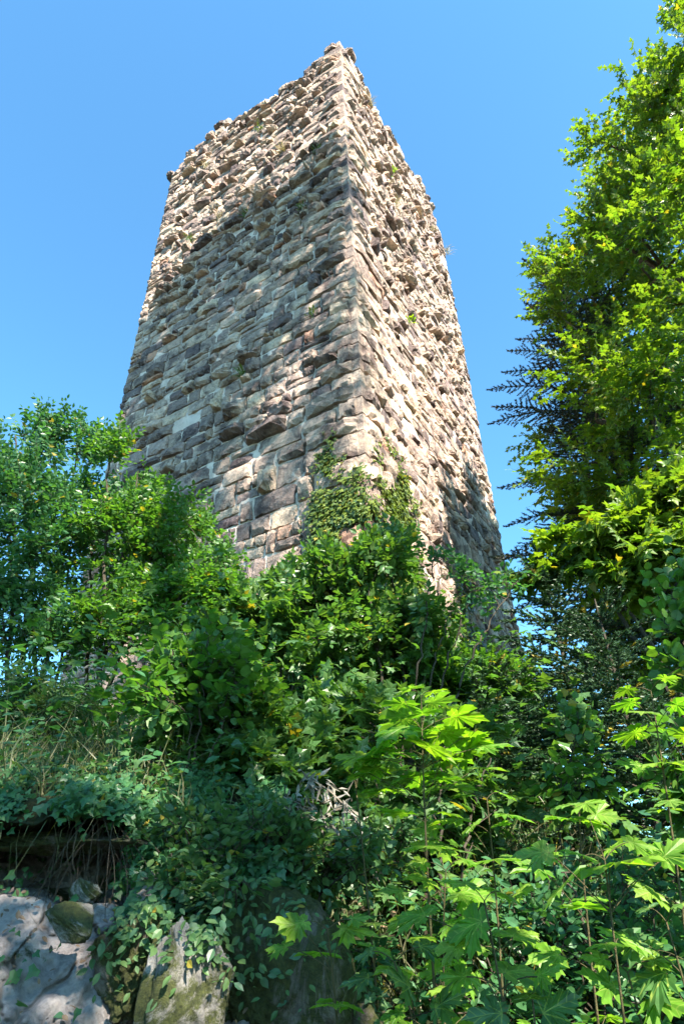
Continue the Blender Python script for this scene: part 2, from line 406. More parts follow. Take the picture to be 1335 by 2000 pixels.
stones = []      # (face, s, z, w, h, depth, variant, rotation)
rg = np.random.default_rng(21)
courses = []; z = 2.6
while z < 25.2:
    hh = (rg.uniform(.33, .52) if z < 8.5 else rg.uniform(.26, .42) if z < 14 else rg.uniform(.22, .38)); courses.append((z, hh)); z += hh
def lay(face, width, top, split, wmin, wmax):
    for ci, (z0, hh) in enumerate(courses):
        q = quoin_len[ci][face]; s = q + .02
        while s < width - .12:
            high = z0 > 14.5
            w = rg.uniform(wmin, wmax) * (.8 if high else 1.0) * rg.choice([.7, 1.0, 1.25]); w = min(w, width - s)
            if width - s - w < .25: w = width - s
            cells = [(z0, hh, s, w)]
            if rg.random() < split + (.12 if high else 0): 
                k = rg.uniform(.4, .6); cells = [(z0, hh * k, s, w), (z0 + hh * k, hh * (1 - k), s, w)]
                if rg.random() < .5:
                    c0 = cells.pop(); m_ = rg.uniform(.35, .65); cells += [(c0[0], c0[1], s, w * m_), (c0[0], c0[1], s + w * m_, w * (1 - m_))]
            for (a, b, c, d) in cells:
                cz = a + b / 2; cs = c + d / 2
                if cz > top(cs) - .02: continue
                if rg.random() < (.005 if not high else .02): continue
                dep = float(np.clip(rg.lognormal(-2.95, .68), .015, .2)) * (1.15 if face == 'L' else .85)
                if high: dep = min(dep * 1.3, .22)
                if width - cs < .7: dep = min(dep, .07)
                j = .017 if not high else .02
                stones.append((face, cs, cz, max(d - j * 2, .1) * rg.uniform(.93, 1.0), max(b - j * 2, .08) * rg.uniform(.9, 1.0), dep, int(rg.integers(len(VARS))), float(rg.normal(0, .018 if not high else .05))))
            s += w
quoin_len = []
for ci in range(len(courses)):
    a, b = rg.uniform(.75, 1.25), rg.uniform(.4, .65)
    quoin_len.append({'L': a, 'R': b} if ci % 2 else {'L': b, 'R': a})
lay('L', WL, top_l, .18, .26, .85)
lay('R', WR, top_r, .34, .24, .68)
# loose rubble along the broken head
for face, width, top in (('L', WL, top_l), ('R', WR, top_r)):
    s = .5
    while s < width:
        w = rg.uniform(.22, .6)
        if rg.random() < .8:
            stones.append((face, s + w / 2, float(top(s + w / 2)) + rg.uniform(-.12, .06), w, rg.uniform(.14, .3), rg.uniform(.1, .2), int(rg.integers(len(VARS))), float(rg.normal(0, .12))))
        s += w

def stone_frame(face, s, z):
    e, n = (L_, NL) if face == 'L' else (R_, NR)
    return NC + e * s + np.array([0, 0, z]), e, n
sizes = []
for st in stones:
    c, e, n = stone_frame(*st[:3]); d = c - CAM; dist = np.linalg.norm(d)
    sizes.append(st[3] * st[4] * abs(d @ n) / dist ** 3)
order = np.argsort(sizes)[::-1]
n_quoin = len([1 for (z0, hh) in courses if z0 + hh < 23.8])
top_set = set(order[:300 - n_quoin].tolist())
VMESH = []
for k, (V, F) in enumerate(VARS):
    VMESH.append(Geo().add(V, F).mesh('stone', M_stone))
G = Geo()
for k, st in enumerate(stones):
    face, s, z, w, h, dep, vi, rot = st
    c, e, n = stone_frame(face, s, z)
    ex = e if face == 'R' else -e      # keep a right-handed frame: x, outward, up
    ca, sa = math.cos(rot), math.sin(rot)
    X = ex * ca + np.array([0, 0, sa]); Z = -ex * sa + np.array([0, 0, ca])
    if k in top_set:
        o = bpy.data.objects.new('stone', VMESH[vi]); COL.objects.link(o); o.parent = tower
        Mx = Matrix([[X[i] * w, n[i] * dep, Z[i] * h, c[i]] for i in range(3)] + [[0, 0, 0, 1]])
        o.matrix_parent_inverse = tower.matrix_basis.inverted(); o.matrix_basis = Mx
    else:
        V, F = VARS[vi]
        G.add(c + V[:, :1] * w * X + V[:, 1:2] * dep * n + V[:, 2:3] * h * Z, F, rg.random())
G.build('stonework', M_stone, tower, kind='stuff')

def quoin(ci):
    z0, hh = courses[ci]; a, b = quoin_len[ci]['L'], quoin_len[ci]['R']; z1 = z0 + hh
    if z1 > 23.85: return
    G = Geo(); pr = .022 + .01 * rg.random(); g = .012
    zz = np.array([0, 0, 1.0])
    # dressed block wrapping the corner, slightly proud of the wall
    pts = [NC + L_ * a, NC + L_ * a + NL * pr, NC + NL * pr + NR * pr, NC + R_ * b + NR * pr, NC + R_ * b, NC + L_ * .3 + R_ * .3]
    ch = [q + zz * (z0 + g) for q in pts] + [q + zz * (z1 - g) for q in pts]; n = len(pts)
    F = []
    for i in range(n): F += [(i, (i + 1) % n, n + (i + 1) % n), (i, n + (i + 1) % n, n + i)]
    for i in range(1, n - 1): F += [(0, i + 1, i), (n, n + i, n + i + 1)]
    G.add(ch, F)
    for e, nn, l in ((L_, NL, a), (R_, NR, b)):
        m0 = rg.uniform(.09, .16); w = l - m0 - .02; dep = rg.uniform(.03, .14)
        V, F2 = VARS[int(rg.integers(7, len(VARS)))]
        c = NC + e * (m0 + w / 2) + nn * pr + zz * (z0 + hh / 2)
        ex = e if nn is NR else -e
        k = V.copy(); k[:, 1] = np.where(k[:, 1] < 0, -.05, k[:, 1])
        G.add(c + k[:, :1] * w * ex + k[:, 1:2] * dep * nn + k[:, 2:3] * (hh - .05) * zz, F2)
    G.build('stone', M_stone, tower)
for ci in range(len(courses)): quoin(ci)

# ------------------------------------------------------------------ leaf scattering
def fan(outline, c, z_tip=0.0, z_c=0.0):
    o = [(x, y, z_) for x, y, z_ in outline]; V = np.array([(c[0], c[1], z_c)] + o, float); n = len(o)
    return V, np.array([(0, 1 + i, 1 + (i + 1) % n) for i in range(n)])
def mirror(right):
    return right + [(-x, y, z_) for x, y, z_ in right[::-1] if abs(x) > 1e-6]
T_MAP = fan(mirror([(0, 0, 0), (.30, -.10, -.03), (.27, .12, .03), (.62, .32, -.06), (.26, .44, .03), (0, 1, -.1)]), (0, .25), 0, .02)
T_OV = (np.array([(0, 0, 0), (.24, .28, .05), (.26, .6, .04), (0, 1, -.08), (-.26, .6, .04), (-.24, .28, .05), (0, .5, -.01)], float), np.array([(0, 1, 6), (1, 2, 6), (2, 3, 6), (3, 4, 6), (4, 5, 6), (5, 0, 6)]))
T_RND = (np.array([(0, 0, 0), (.36, .12, .05), (.46, .5, .05), (.26, .84, .0), (0, 1, -.06), (-.26, .84, .0), (-.46, .5, .05), (-.36, .12, .05), (0, .5, -.02)], float), np.array([(i, (i + 1) % 8, 8) for i in range(8)]))
T_LAN = (np.array([(0, 0, 0), (.13, .35, .03), (0, 1, -.1), (-.13, .35, .03)], float), np.array([(0, 1, 2), (0, 2, 3)]))
T_IVY = fan(mirror([(0, 0, 0), (.38, -.05, 0), (.50, .28, -.03), (.24, .45, 0), (0, .95, -.08)]), (0, .3), 0, .05)

def scatter(G, pos, d, nrm, size, T, rgn, tint=None):
    V, F = T; n = len(pos)
    if n == 0: return
    d = unit(d); s = unit(np.cross(d, nrm)); up = np.cross(s, d)
    size = np.broadcast_to(np.asarray(size, float), (n,))[:, None, None]
    P_ = pos[:, None] + size * (V[None, :, :1] * s[:, None] + V[None, :, 1:2] * d[:, None] + V[None, :, 2:3] * up[:, None])
    FF = (np.arange(n) * len(V))[:, None, None] + F[None]
    t = rgn.random(n) if tint is None else tint
    G.add(P_.reshape(-1, 3), FF.reshape(-1, 3), np.repeat(t, len(F)))

def sprays(G, Gt, pos, d, n, length, k, size, T, rgn, spread=.9, droop=.25, twig_r=.003):
    """pos,d,n: spray origin, direction, normal; k leaves alternating along a twig"""
    N = len(pos); d = unit(d); s = unit(np.cross(d, n)); n = np.cross(s, d)
    length = np.broadcast_to(length, (N,)) * rgn.uniform(.7, 1.2, N)
    for i in range(k):
        t = (i + 1) / k; side = 0 if i == k - 1 else (1 if i % 2 else -1)
        jit = rgn.normal(0, .28, (N, 3))
        q = pos + d * (length * t)[:, None] - np.array([0, 0, 1.0]) * (droop * .4 * length * t * t)[:, None]
        ld = d * (.55 if side else 1) + s * side * spread + jit - np.array([0, 0, 1.0]) * droop
        ln = n + rgn.normal(0, .3, (N, 3))
        scatter(G, q, ld, ln, size * rgn.uniform(.65, 1.15, N) * (1.05 - .2 * t), T, rgn)
    if Gt is not None:
        a = pos; b = pos + d * length[:, None]; w = s * twig_r; h = n * twig_r
        V = np.stack([a - w, a + w, b, a + h, a - h], 1); F = np.array([(0, 1, 2), (3, 4, 2)])
        Gt.add(V.reshape(-1, 3), ((np.arange(N) * 5)[:, None, None] + F).reshape(-1, 3))

def limb(Gt, a, b, r0, r1, rgn, bend=.15, n=7, sides=5, up=.0):
    a = np.asarray(a); b = np.asarray(b); L = np.linalg.norm(b - a)
    m = (a + b) / 2 + rgn.normal(0, bend * L * .5, 3) + np.array([0, 0, up * L])
    pts = bez(a, m, b, n); pts[1:-1] += rgn.normal(0, .012 * L, (n - 2, 3))
    tube(Gt, pts, np.linspace(r0, r1, n), sides); return pts

def leafy(name, label, cat, base, clumps, trunks, leafm, barkm, T, size, k=7, length=.4, per=60, density=1.0, seed=1, r0=.12,
          upright=.3, droop=.25, group=None, outward=1.0, twig_r=.003, flat=.75, spread=.9):
    """clumps: array of (x,y,z,radius); trunks: polylines with radii that carry the limbs"""
    rgn = np.random.default_rng(seed)
    root = thing(name, label, cat, base, group)
    Gt, Gl = Geo(), Geo(); nodes = []
    for pts, ra, rb in trunks:
        pts = np.asarray(pts, float); n = max(8, len(pts) * 4)
        tt = np.linspace(0, len(pts) - 1, n)
        q = np.stack([np.interp(tt, np.arange(len(pts)), pts[:, i]) for i in range(3)], 1)
        q[1:] += rgn.normal(0, .25 * rb + .01, (n - 1, 3))
        rr = np.linspace(ra, rb, n); tube(Gt, q, rr, 8); nodes += [(q[i], rr[i]) for i in range(2, n)]
    clumps = np.asarray(clumps, float)
    cen = np.mean(clumps[:, :3], axis=0)
    # nearest-first growth: each clump hangs on the closest existing wood that lies lower
    NP = np.array([q for q, _ in nodes]); NR_ = np.array([q for _, q in nodes])
    dist = np.min(np.linalg.norm(clumps[:, None, :3] - NP[None], axis=2), axis=1)
    for ci in np.argsort(dist):
        c = clumps[ci, :3]; dd = np.linalg.norm(NP - c, axis=1) + np.maximum(NP[:, 2] - c[2] + .1, 0) * 2.5 - NR_ * 6
        j = int(np.argmin(dd)); rr = min(NR_[j] * .62, r0)
        L = np.linalg.norm(NP[j] - c)
        pts = limb(Gt, NP[j], c, max(rr, twig_r * 1.8), max(rr * .35, twig_r), rgn, .14, 6, 4, .06)
        NP = np.concatenate([NP, pts[2:]]); NR_ = np.concatenate([NR_, np.linspace(rr * .8, rr * .35, len(pts) - 2)])
    pos = []; dr = []
    for c in clumps:
        m = max(3, int(per * density * rgn.uniform(.75, 1.25)))
        v = unit(rgn.normal(0, 1, (m, 3))); rad = c[3] * rgn.random(m) ** .45
        q = c[:3] + v * rad[:, None] * np.array([1, 1, flat])
        pos.append(q); dr.append(v * .8 + rgn.normal(0, .4, (m, 3)) + unit(c[:3] - cen) * .5 * outward + np.array([0, 0, upright]))
    pos = np.concatenate(pos); dr = unit(np.concatenate(dr))
    nn = np.array([0, 0, 1.0]) + rgn.normal(0, .3, pos.shape) + dr * .15
    sprays(Gl, Gt, pos - dr * length * .4, dr, nn, length, k, size, T, rgn, spread, droop, twig_r)
    Gt.build('trunk' if r0 > .05 else 'stem', barkm, root, smooth=True)
    Gl.build('crown', leafm, root)
    return root

# ------------------------------------------------------------------ the big maple on the right
def dome_clumps(ax, prof, n, rad, seed, azr=(0, 2 * math.pi), inner=.45, z0=None, z1=None):
    rgn = np.random.default_rng(seed); prof = np.array(prof); out = []
    zz = np.linspace(prof[0, 0], prof[-1, 0], 200); w = np.interp(zz, prof[:, 0], prof[:, 1]); w = w / w.sum()
    while len(out) < n:
        z = rgn.choice(zz, p=w); R = np.interp(z, prof[:, 0], prof[:, 1]); a = rgn.uniform(*azr)
        r = (R - rad * .7) * rgn.uniform(inner ** 2, 1) ** .5 * (1 + .08 * math.sin(a * 5 + z * 1.3))
        out.append((ax[0] + r * math.sin(a), ax[1] + r * math.cos(a), z, rad * rgn.uniform(.7, 1.25)))
    return out

AX = (9.2, 7.6)
prof = [(2.6, 5.0), (5, 6.0), (7, 6.1), (9, 5.95), (11.5, 5.4), (13.3, 4.9), (15, 4.5), (15.7, 3.8), (16.3, 2.9), (16.9, 1.8), (17.4, 1.0), (17.8, .5)]
gz = float(terrain(*AX))
cl = dome_clumps(AX, prof, 400, .68, 5, (math.radians(150), math.radians(360)), .5)
trunk = [(AX[0], AX[1], gz - .3), (AX[0] - .1, AX[1], gz + 4), (AX[0] + .1, AX[1] + .1, gz + 9), (AX[0] - .1, AX[1], 13.5), (AX[0], AX[1], 17.2)]
side = [[(AX[0], AX[1], 6.0), (AX[0] - 2.0, AX[1] - .5, 9.5), (AX[0] - 3.6, AX[1] - .2, 12.5)], [(AX[0], AX[1], 9.0), (AX[0] - 1.6, AX[1] - .9, 12), (AX[0] - 3.0, AX[1] - .6, 15.2)],
        [(AX[0], AX[1], 4.5), (AX[0] - 2.6, AX[1] + .4, 7), (AX[0] - 4.7, AX[1] + .6, 8.6)], [(AX[0], AX[1], 11.5), (AX[0] - 1.4, AX[1] - .2, 14.5), (AX[0] - 2.2, AX[1] - .3, 15.8)]]
leafy('maple_tree', 'large sunlit maple tree filling the right edge beside the tower', 'tree', (AX[0], AX[1], gz), cl,
      [(trunk, .34, .05)] + [(s_, .15, .05) for s_ in side], M_maple, M_bark, T_MAP, .108, k=8, length=.42, per=42, seed=6, r0=.10, twig_r=.006, flat=.45)

# ------------------------------------------------------------------ conifers
def conifer(name, label, base, H, R, seed, whorls, per_whorl, needle, mat, group=None, lean=(0, 0), z_lo=.06, nd=26, twig_gap=.10, droop=.1, azr=None, trunk_r=None, cat='tree', sparse=0.0, expo=.8):
    rgn = np.random.default_rng(seed); root = thing(name, label, cat, base, group)
    Gt, Gn = Geo(), Geo(); base = np.asarray(base, float); tr = trunk_r or H * .011 + .006
    topp = base + np.array([lean[0], lean[1], H]); ax = bez(base - np.array([0, 0, .2]), (base + topp) / 2, topp, 10)
    tube(Gt, ax, np.linspace(tr, .006, 10), 7)
    A0, D0, L0, U0 = [], [], [], []
    for w in range(whorls):
        q = z_lo + (1 - z_lo) * (w / whorls) ** .92; c = base + (topp - base) * q
        for b in range(per_whorl):
            if rgn.random() < sparse: continue
            az = b / per_whorl * 2 * math.pi + w * 1.1 + rgn.normal(0, .25)
            if azr: az = rgn.uniform(*azr)
            Lb = R * (1 - q) ** expo * rgn.uniform(.7, 1.12) + .05; el = rgn.normal(.18, .1) + .55 * q ** 2
            o = np.array([math.sin(az), math.cos(az), 0]); dv = o * math.cos(el) + np.array([0, 0, math.sin(el)])
            tip = c + dv * Lb - np.array([0, 0, droop * Lb]); mid = c + dv * Lb * .5 + np.array([0, 0, .05 * Lb])
            n = max(4, int(Lb / .18)); pts = bez(c, mid, tip, n)
            tube(Gt, pts, np.linspace(max(.004, tr * .35 * (1 - q)), .0025, n), 3)
            m = max(3, int(Lb / twig_gap)); ts = np.linspace(.12, 1, m)
            pp = np.stack([np.interp(ts, np.linspace(0, 1, n), pts[:, i]) for i in range(3)], 1)
            tan = unit(tip - c); sd = unit(np.cross(tan, [0, 0, 1.0])); 
            for sgn in (-1, 1):
                A0.append(pp); dd = tan * .62 + sd * sgn * .8 + rgn.normal(0, .13, (m, 3)) - np.array([0, 0, .08]); D0.append(dd)
                L0.append(np.clip(Lb * .42 * (1.05 - ts), .05, .6) * rgn.uniform(.7, 1.15, m)); U0.append(np.tile(np.cross(sd, tan), (m, 1)))
            A0.append(pp[-1:]); D0.append(tan[None]); L0.append(np.array([.12])); U0.append(np.cross(sd, tan)[None])
            A0.append(pp); D0.append(np.tile(tan, (m, 1))); L0.append(np.full(m, twig_gap * 1.1)); U0.append(np.tile(np.cross(sd, tan), (m, 1)))
    A_ = np.concatenate(A0); D = unit(np.concatenate(D0)); Ls = np.concatenate(L0); U = unit(np.concatenate(U0)); S = unit(np.cross(D, U)); U = np.cross(S, D)
    N = len(A_); E = A_ + D * Ls[:, None]; w = .0022
    V = np.stack([A_ - S * w, A_ + S * w, E], 1); Gt.add(V.reshape(-1, 3), (np.arange(N) * 3)[:, None] + np.array([[0, 1, 2]]))
    cnt = np.maximum(3, (nd * Ls / .2).astype(int)); idx = np.repeat(np.arange(N), cnt); M = len(idx)
    t = rgn.random(M); ph = rgn.uniform(-.6, math.pi + .6, M)
    rad = S[idx] * np.cos(ph)[:, None] + U[idx] * (np.sin(ph) * .55)[:, None]
    nd_ = unit(D[idx] * .65 + rad * .85); p0 = A_[idx] + D[idx] * (Ls[idx] * t)[:, None]
    nl = needle * rgn.uniform(.7, 1.1, M); wd = unit(np.cross(nd_, rgn.normal(0, 1, (M, 3)))) * (needle * .24 if H < 12 else needle * .16)
    V = np.stack([p0 - wd, p0 + wd, p0 + nd_ * nl[:, None]], 1)
    tint = np.repeat(rgn.random(N), cnt)
    Gn.add(V.reshape(-1, 3), (np.arange(M) * 3)[:, None] + np.array([[0, 1, 2]]), tint)
    Gt.build('trunk', M_twig if H < 6 else M_bark, root, smooth=True); Gn.build('needles', mat, root)
    return root

def gpt(px, h, dz=0.0, py=1400):
    d = ray(px, py); q = CAM + d * h / math.hypot(d[0], d[1]); return np.array([q[0], q[1], float(terrain(q[0], q[1])) + dz])

# tall spruce standing behind the maple, its branch ends sticking out on the sky side
sp = np.array([5.3, 9.5]); 
conifer('spruce_tree', 'tall grey-green spruce whose branch ends poke out left of the maple', (sp[0], sp[1], float(terrain(*sp))), 14.2, 3.5, 31, 22, 6, .05, M_spruce, nd=46, twig_gap=.12, droop=.25, expo=.5, z_lo=.25, sparse=.15)
# young firs
firs = [(1052, 1080, 5.6, 1.2, 'slender dark fir just right of the tower foot, bare twigs on its tip', 0),
        (1160, 1170, 4.7, 1.25, 'broad blue-green young fir with thick bottlebrush twigs under the maple', 1),
        (940, 1320, 5.0, 1.1, 'dark fir standing left of the sky gap below the tower', 2),
        (1245, 1330, 5.4, 1.2, 'dim fir tucked under the lowest maple limbs', 3),
        (1010, 1290, 7.9, 1.2, 'small fir pressed against the right wall of the tower', 4),
        (610, 1270, 6.6, 1.0, 'nearly black fir deep in the middle thicket below the corner', 5)]
for px, py, h, R, lab, i in firs:
    tp = P(px, py, h); g = np.array([tp[0], tp[1], float(terrain(tp[0], tp[1]))])
    conifer('fir_tree', lab, g, tp[2] - g[2], R, 40 + i, max(9, int((tp[2] - g[2]) / .2)), 6, .03, M_fir, 'young firs on the slope', nd=60, twig_gap=.07)

# ------------------------------------------------------------------ shrubs and small trees on the slope
def blobs(specs, rad, seed):
    """specs: (px, py, horizontal distance, half width px, half height px, count) -> clumps filling real ellipsoids at that distance"""
    rgn = np.random.default_rng(seed); out = []
    for px, py, h, rx, ry, n in specs:
        c = P(px, py, h); s = np.linalg.norm(c - CAM); ax, az_ = rx / FPX * s, ry / FPX * s
        v = unit(rgn.normal(0, 1, (n, 3))) * (rgn.random((n, 1)) ** .42)
        for q in v: out.append((c[0] + q[0] * ax, c[1] + q[1] * ax * .8, c[2] + q[2] * az_, rad * rgn.uniform(.7, 1.2)))
    return out

def on_ground(px, py, h):
    q = P(px, py, h); return np.array([q[0], q[1], float(terrain(q[0], q[1]))])

def bush(name, label, base_px, h, stems, specs, rad, mat, T, size, seed, k=7, length=.22, per=12, cat='shrub', wood=None, r=.018, group=None, upright=.35, droop=.2, **kw):
    b = on_ground(*base_px, h); tr = []
    rgn = np.random.default_rng(seed + 500)
    for (px, py, hh) in stems:
        t = P(px, py, hh); m = (b + t) / 2 + np.array([0, 0, .15]) + rgn.normal(0, .06, 3)
        b2 = b + np.array([rgn.normal(0, .12), rgn.normal(0, .12), -.12]); tr.append((bez(b2, m, t, 7), r, r * .3))
    return leafy(name, label, cat, b, blobs(specs, rad, seed), tr, mat, wood or M_twig, T, size, k=k, length=length, per=per, seed=seed, r0=r * .6, twig_r=.0022, upright=upright, droop=droop, group=group, **kw)

GS = 'broadleaf shrubs on the slope'
bush('willow_shrub', 'tall dark green shrub with upright shoots at the left frame edge against the sky', (90, 1340), 7.2,
     [(30, 850, 7.0), (0, 1150, 6.9), (150, 1150, 7.2), (90, 830, 7.2), (150, 870, 7.3), (60, 1000, 6.8), (-60, 900, 7)],
     [(40, 1050, 7.0, 110, 190, 42), (30, 880, 7.0, 50, 80, 12), (90, 850, 7.1, 40, 60, 10), (165, 880, 7.2, 38, 60, 10), (160, 1060, 7.2, 90, 180, 34), (-60, 1000, 7, 90, 240, 30), (60, 1220, 7.0, 150, 80, 30)],
     .24, M_hazel, T_OV, .085, 11, k=9, length=.3, per=12, r=.03, group=GS, upright=.7)
bush('willow_shrub', 'mid green shrub covering the lower left corner of the tower', (200, 1345), 7.0,
     [(215, 880, 6.6), (270, 920, 6.6), (330, 980, 6.6), (180, 1000, 7)],
     [(250, 1010, 6.6, 80, 120, 34), (330, 1070, 6.6, 70, 110, 30), (215, 880, 6.5, 14, 45, 5), (250, 1190, 6.6, 110, 80, 26)],
     .22, M_hazelb, T_OV, .085, 12, k=9, length=.28, per=12, r=.03, group=GS, upright=.6)
bush('willow_shrub', 'rounded light green shrub stepping down in front of the left wall', (400, 1380), 6.0,
     [(395, 1080, 5.8), (440, 1110, 5.8), (350, 1130, 5.8)],
     [(400, 1140, 5.8, 60, 90, 24), (330, 1180, 5.8, 70, 80, 20), (440, 1190, 5.8, 40, 70, 14), (370, 1010, 6.0, 30, 60, 6)],
     .19, M_hazelb, T_OV, .075, 13, k=8, length=.22, per=13, r=.022, group=GS)
bush('elder_bush', 'leafy green bush with dark forked branches below the ivy corner of the tower', (790, 1400), 4.7,
     [(560, 1130, 4.8), (650, 1080, 4.7), (760, 1030, 4.8), (860, 1110, 4.7), (720, 1150, 4.5), (810, 1180, 4.6)],
     [(690, 1130, 4.7, 120, 70, 30), (760, 1080, 4.8, 60, 55, 12), (590, 1180, 4.8, 90, 50, 18), (800, 1215, 4.7, 65, 55, 11), (700, 1240, 4.6, 170, 70, 34)],
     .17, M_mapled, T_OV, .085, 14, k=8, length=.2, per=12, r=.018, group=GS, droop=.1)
bush('elder_bush', 'thin arching bush with separate small leaves in front of the sunny right wall', (770, 1400), 4.3,
     [(880, 1185, 4.3), (1010, 1140, 4.4), (845, 1090, 4.3), (930, 1130, 4.3)],
     [(860, 1080, 4.3, 25, 35, 4), (950, 1145, 4.35, 35, 22, 5), (890, 1130, 4.3, 30, 30, 4), (1000, 1130, 4.4, 25, 20, 3)],
     .11, M_hazel, T_OV, .06, 15, k=7, length=.17, per=5, r=.012, group=GS, droop=.05)
bush('maple_bush', 'small-leaved maple bush left of centre, its top against the lit wall blocks', (540, 1400), 4.9,
     [(530, 1130, 4.9), (470, 1190, 4.8), (590, 1190, 4.8)],
     [(540, 1170, 4.9, 70, 50, 14), (480, 1220, 4.8, 70, 50, 14), (560, 1240, 4.8, 90, 45, 16)],
     .17, M_mapled, T_MAP, .10, 16, k=5, length=.2, per=12, r=.014, group=GS)
bush('maple_bush', 'yellowish green maple bush below the sunny foot of the right wall', (900, 1420), 5.0,
     [(900, 1260, 5), (850, 1270, 5), (960, 1290, 5)],
     [(880, 1335, 5.0, 110, 40, 20), (960, 1325, 5.0, 60, 35, 9), (800, 1320, 4.8, 90, 50, 18)],
     .16, M_hazelb, T_MAP, .09, 17, k=5, length=.18, per=12, r=.014, group=GS)
bush('hazel_bush', 'hazel bush with large round leaves left of centre above the rock bank', (350, 1500), 3.4,
     [(340, 1250, 3.4), (410, 1230, 3.4), (470, 1300, 3.4), (300, 1290, 3.4), (380, 1400, 3.3)],
     [(350, 1300, 3.4, 90, 50, 14), (440, 1290, 3.4, 60, 60, 10), (380, 1370, 3.4, 120, 50, 20), (490, 1350, 3.5, 50, 50, 8)],
     .13, M_hazelb, T_RND, .062, 18, k=4, length=.16, per=8, r=.010, group=GS)
bush('maple_bush', 'dense low maple bush in the shaded middle of the thicket', (520, 1560), 3.7,
     [(450, 1420, 3.7), (560, 1400, 3.7), (640, 1420, 3.8)],
     [(480, 1430, 3.7, 110, 50, 22), (600, 1450, 3.8, 110, 50, 22), (360, 1470, 3.6, 80, 40, 12), (520, 1510, 3.6, 130, 40, 18)],
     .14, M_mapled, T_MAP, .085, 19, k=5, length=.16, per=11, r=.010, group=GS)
bush('maple_bush', 'shaded maple bush behind the brightest maple seedling', (830, 1560), 3.6,
     [(760, 1430, 3.6), (880, 1440, 3.6), (960, 1480, 3.6)],
     [(700, 1400, 3.9, 100, 60, 18), (900, 1430, 3.9, 80, 40, 10), (760, 1530, 3.7, 130, 50, 14), (930, 1570, 3.8, 80, 50, 8)],
     .14, M_mapled, T_MAP, .09, 20, k=5, length=.16, per=11, r=.010, group=GS)
bush('bramble', 'tangle of dull toothed bramble leaves above the mossy boulder', (560, 1760), 2.8,
     [(450, 1600, 2.8), (560, 1640, 2.8), (660, 1620, 2.9)],
     [(450, 1640, 2.8, 120, 50, 20), (600, 1690, 2.8, 110, 60, 20), (700, 1640, 2.9, 90, 60, 16), (420, 1740, 2.6, 80, 50, 10)],
     .10, M_herb, T_OV, .05, 22, k=6, length=.13, per=11, r=.006, group=GS)
bush('beech_sapling', 'hanging round-leaved branches at the right frame edge', (1420, 1700), 3.0,
     [(1300, 1130, 3.1), (1320, 1250, 3.0), (1290, 1400, 3.0), (1340, 1520, 2.9)],
     [(1320, 1130, 3.1, 25, 30, 5), (1330, 1220, 3.0, 30, 40, 6), (1320, 1320, 3.0, 40, 30, 6), (1350, 1440, 2.9, 40, 50, 6), (1360, 1560, 2.8, 50, 60, 8)],
     .09, M_hazelb, T_RND, .06, 23, k=5, length=.15, per=5, r=.012, group=GS, droop=.3)
bush('beech_sapling', 'sparse sapling with small yellow-green round leaves inside the sky gap', (1110, 1700), 3.6,
     [(1120, 1410, 3.6), (1100, 1560, 3.5)],
     [(1125, 1430, 3.6, 25, 45, 5), (1110, 1550, 3.5, 40, 40, 6), (1160, 1500, 3.6, 30, 40, 4)],
     .10, M_hazelb, T_RND, .055, 24, k=5, length=.13, per=6, r=.006, group=GS)
bush('herb_patch', 'pale nettle-like herbs on the bank at the left frame edge', (60, 1500), 4.6,
     [(30, 1370, 4.6), (90, 1380, 4.6)],
     [(40, 1400, 4.6, 100, 60, 26), (150, 1420, 4.6, 80, 40, 14), (-40, 1420, 4.6, 60, 80, 12)],
     .16, M_herb, T_LAN, .075, 25, k=9, length=.2, per=13, r=.008, group=GS, upright=1.0, cat='plant')
bush('maple_bush', 'flat-layered maple sprays hanging dark green below the big tree', (1500, 1500), 5.6,
     [(1250, 1010, 5.8), (1130, 1080, 5.8), (1300, 960, 5.8), (1200, 1150, 5.6)],
     [(1270, 1010, 5.8, 90, 40, 22), (1180, 1060, 5.8, 110, 32, 22), (1090, 1110, 5.7, 60, 24, 9), (1260, 1110, 5.7, 120, 40, 26), (1340, 960, 5.8, 60, 40, 10)],
     .20, M_maple, T_MAP, .115, 26, k=6, length=.26, per=13, r=.04, group=GS, cat='tree', upright=-.05, flat=.35)
bush('maple_bush', 'broad shaded bush filling the lower right behind the seedlings', (1180, 1900), 3.1,
     [(1100, 1700, 3.1), (1220, 1700, 3.1), (1300, 1760, 3)],
     [(1050, 1780, 3.3, 120, 60, 13), (1220, 1760, 3.4, 130, 60, 16), (1280, 1880, 3.2, 120, 60, 13), (900, 1820, 3.2, 130, 60, 13), (1080, 1920, 3.0, 150, 60, 13), (760, 1920, 3.0, 120, 60, 10)],
     .12, M_hazel, T_OV, .06, 27, k=6, length=.15, per=7, r=.010, group=GS)

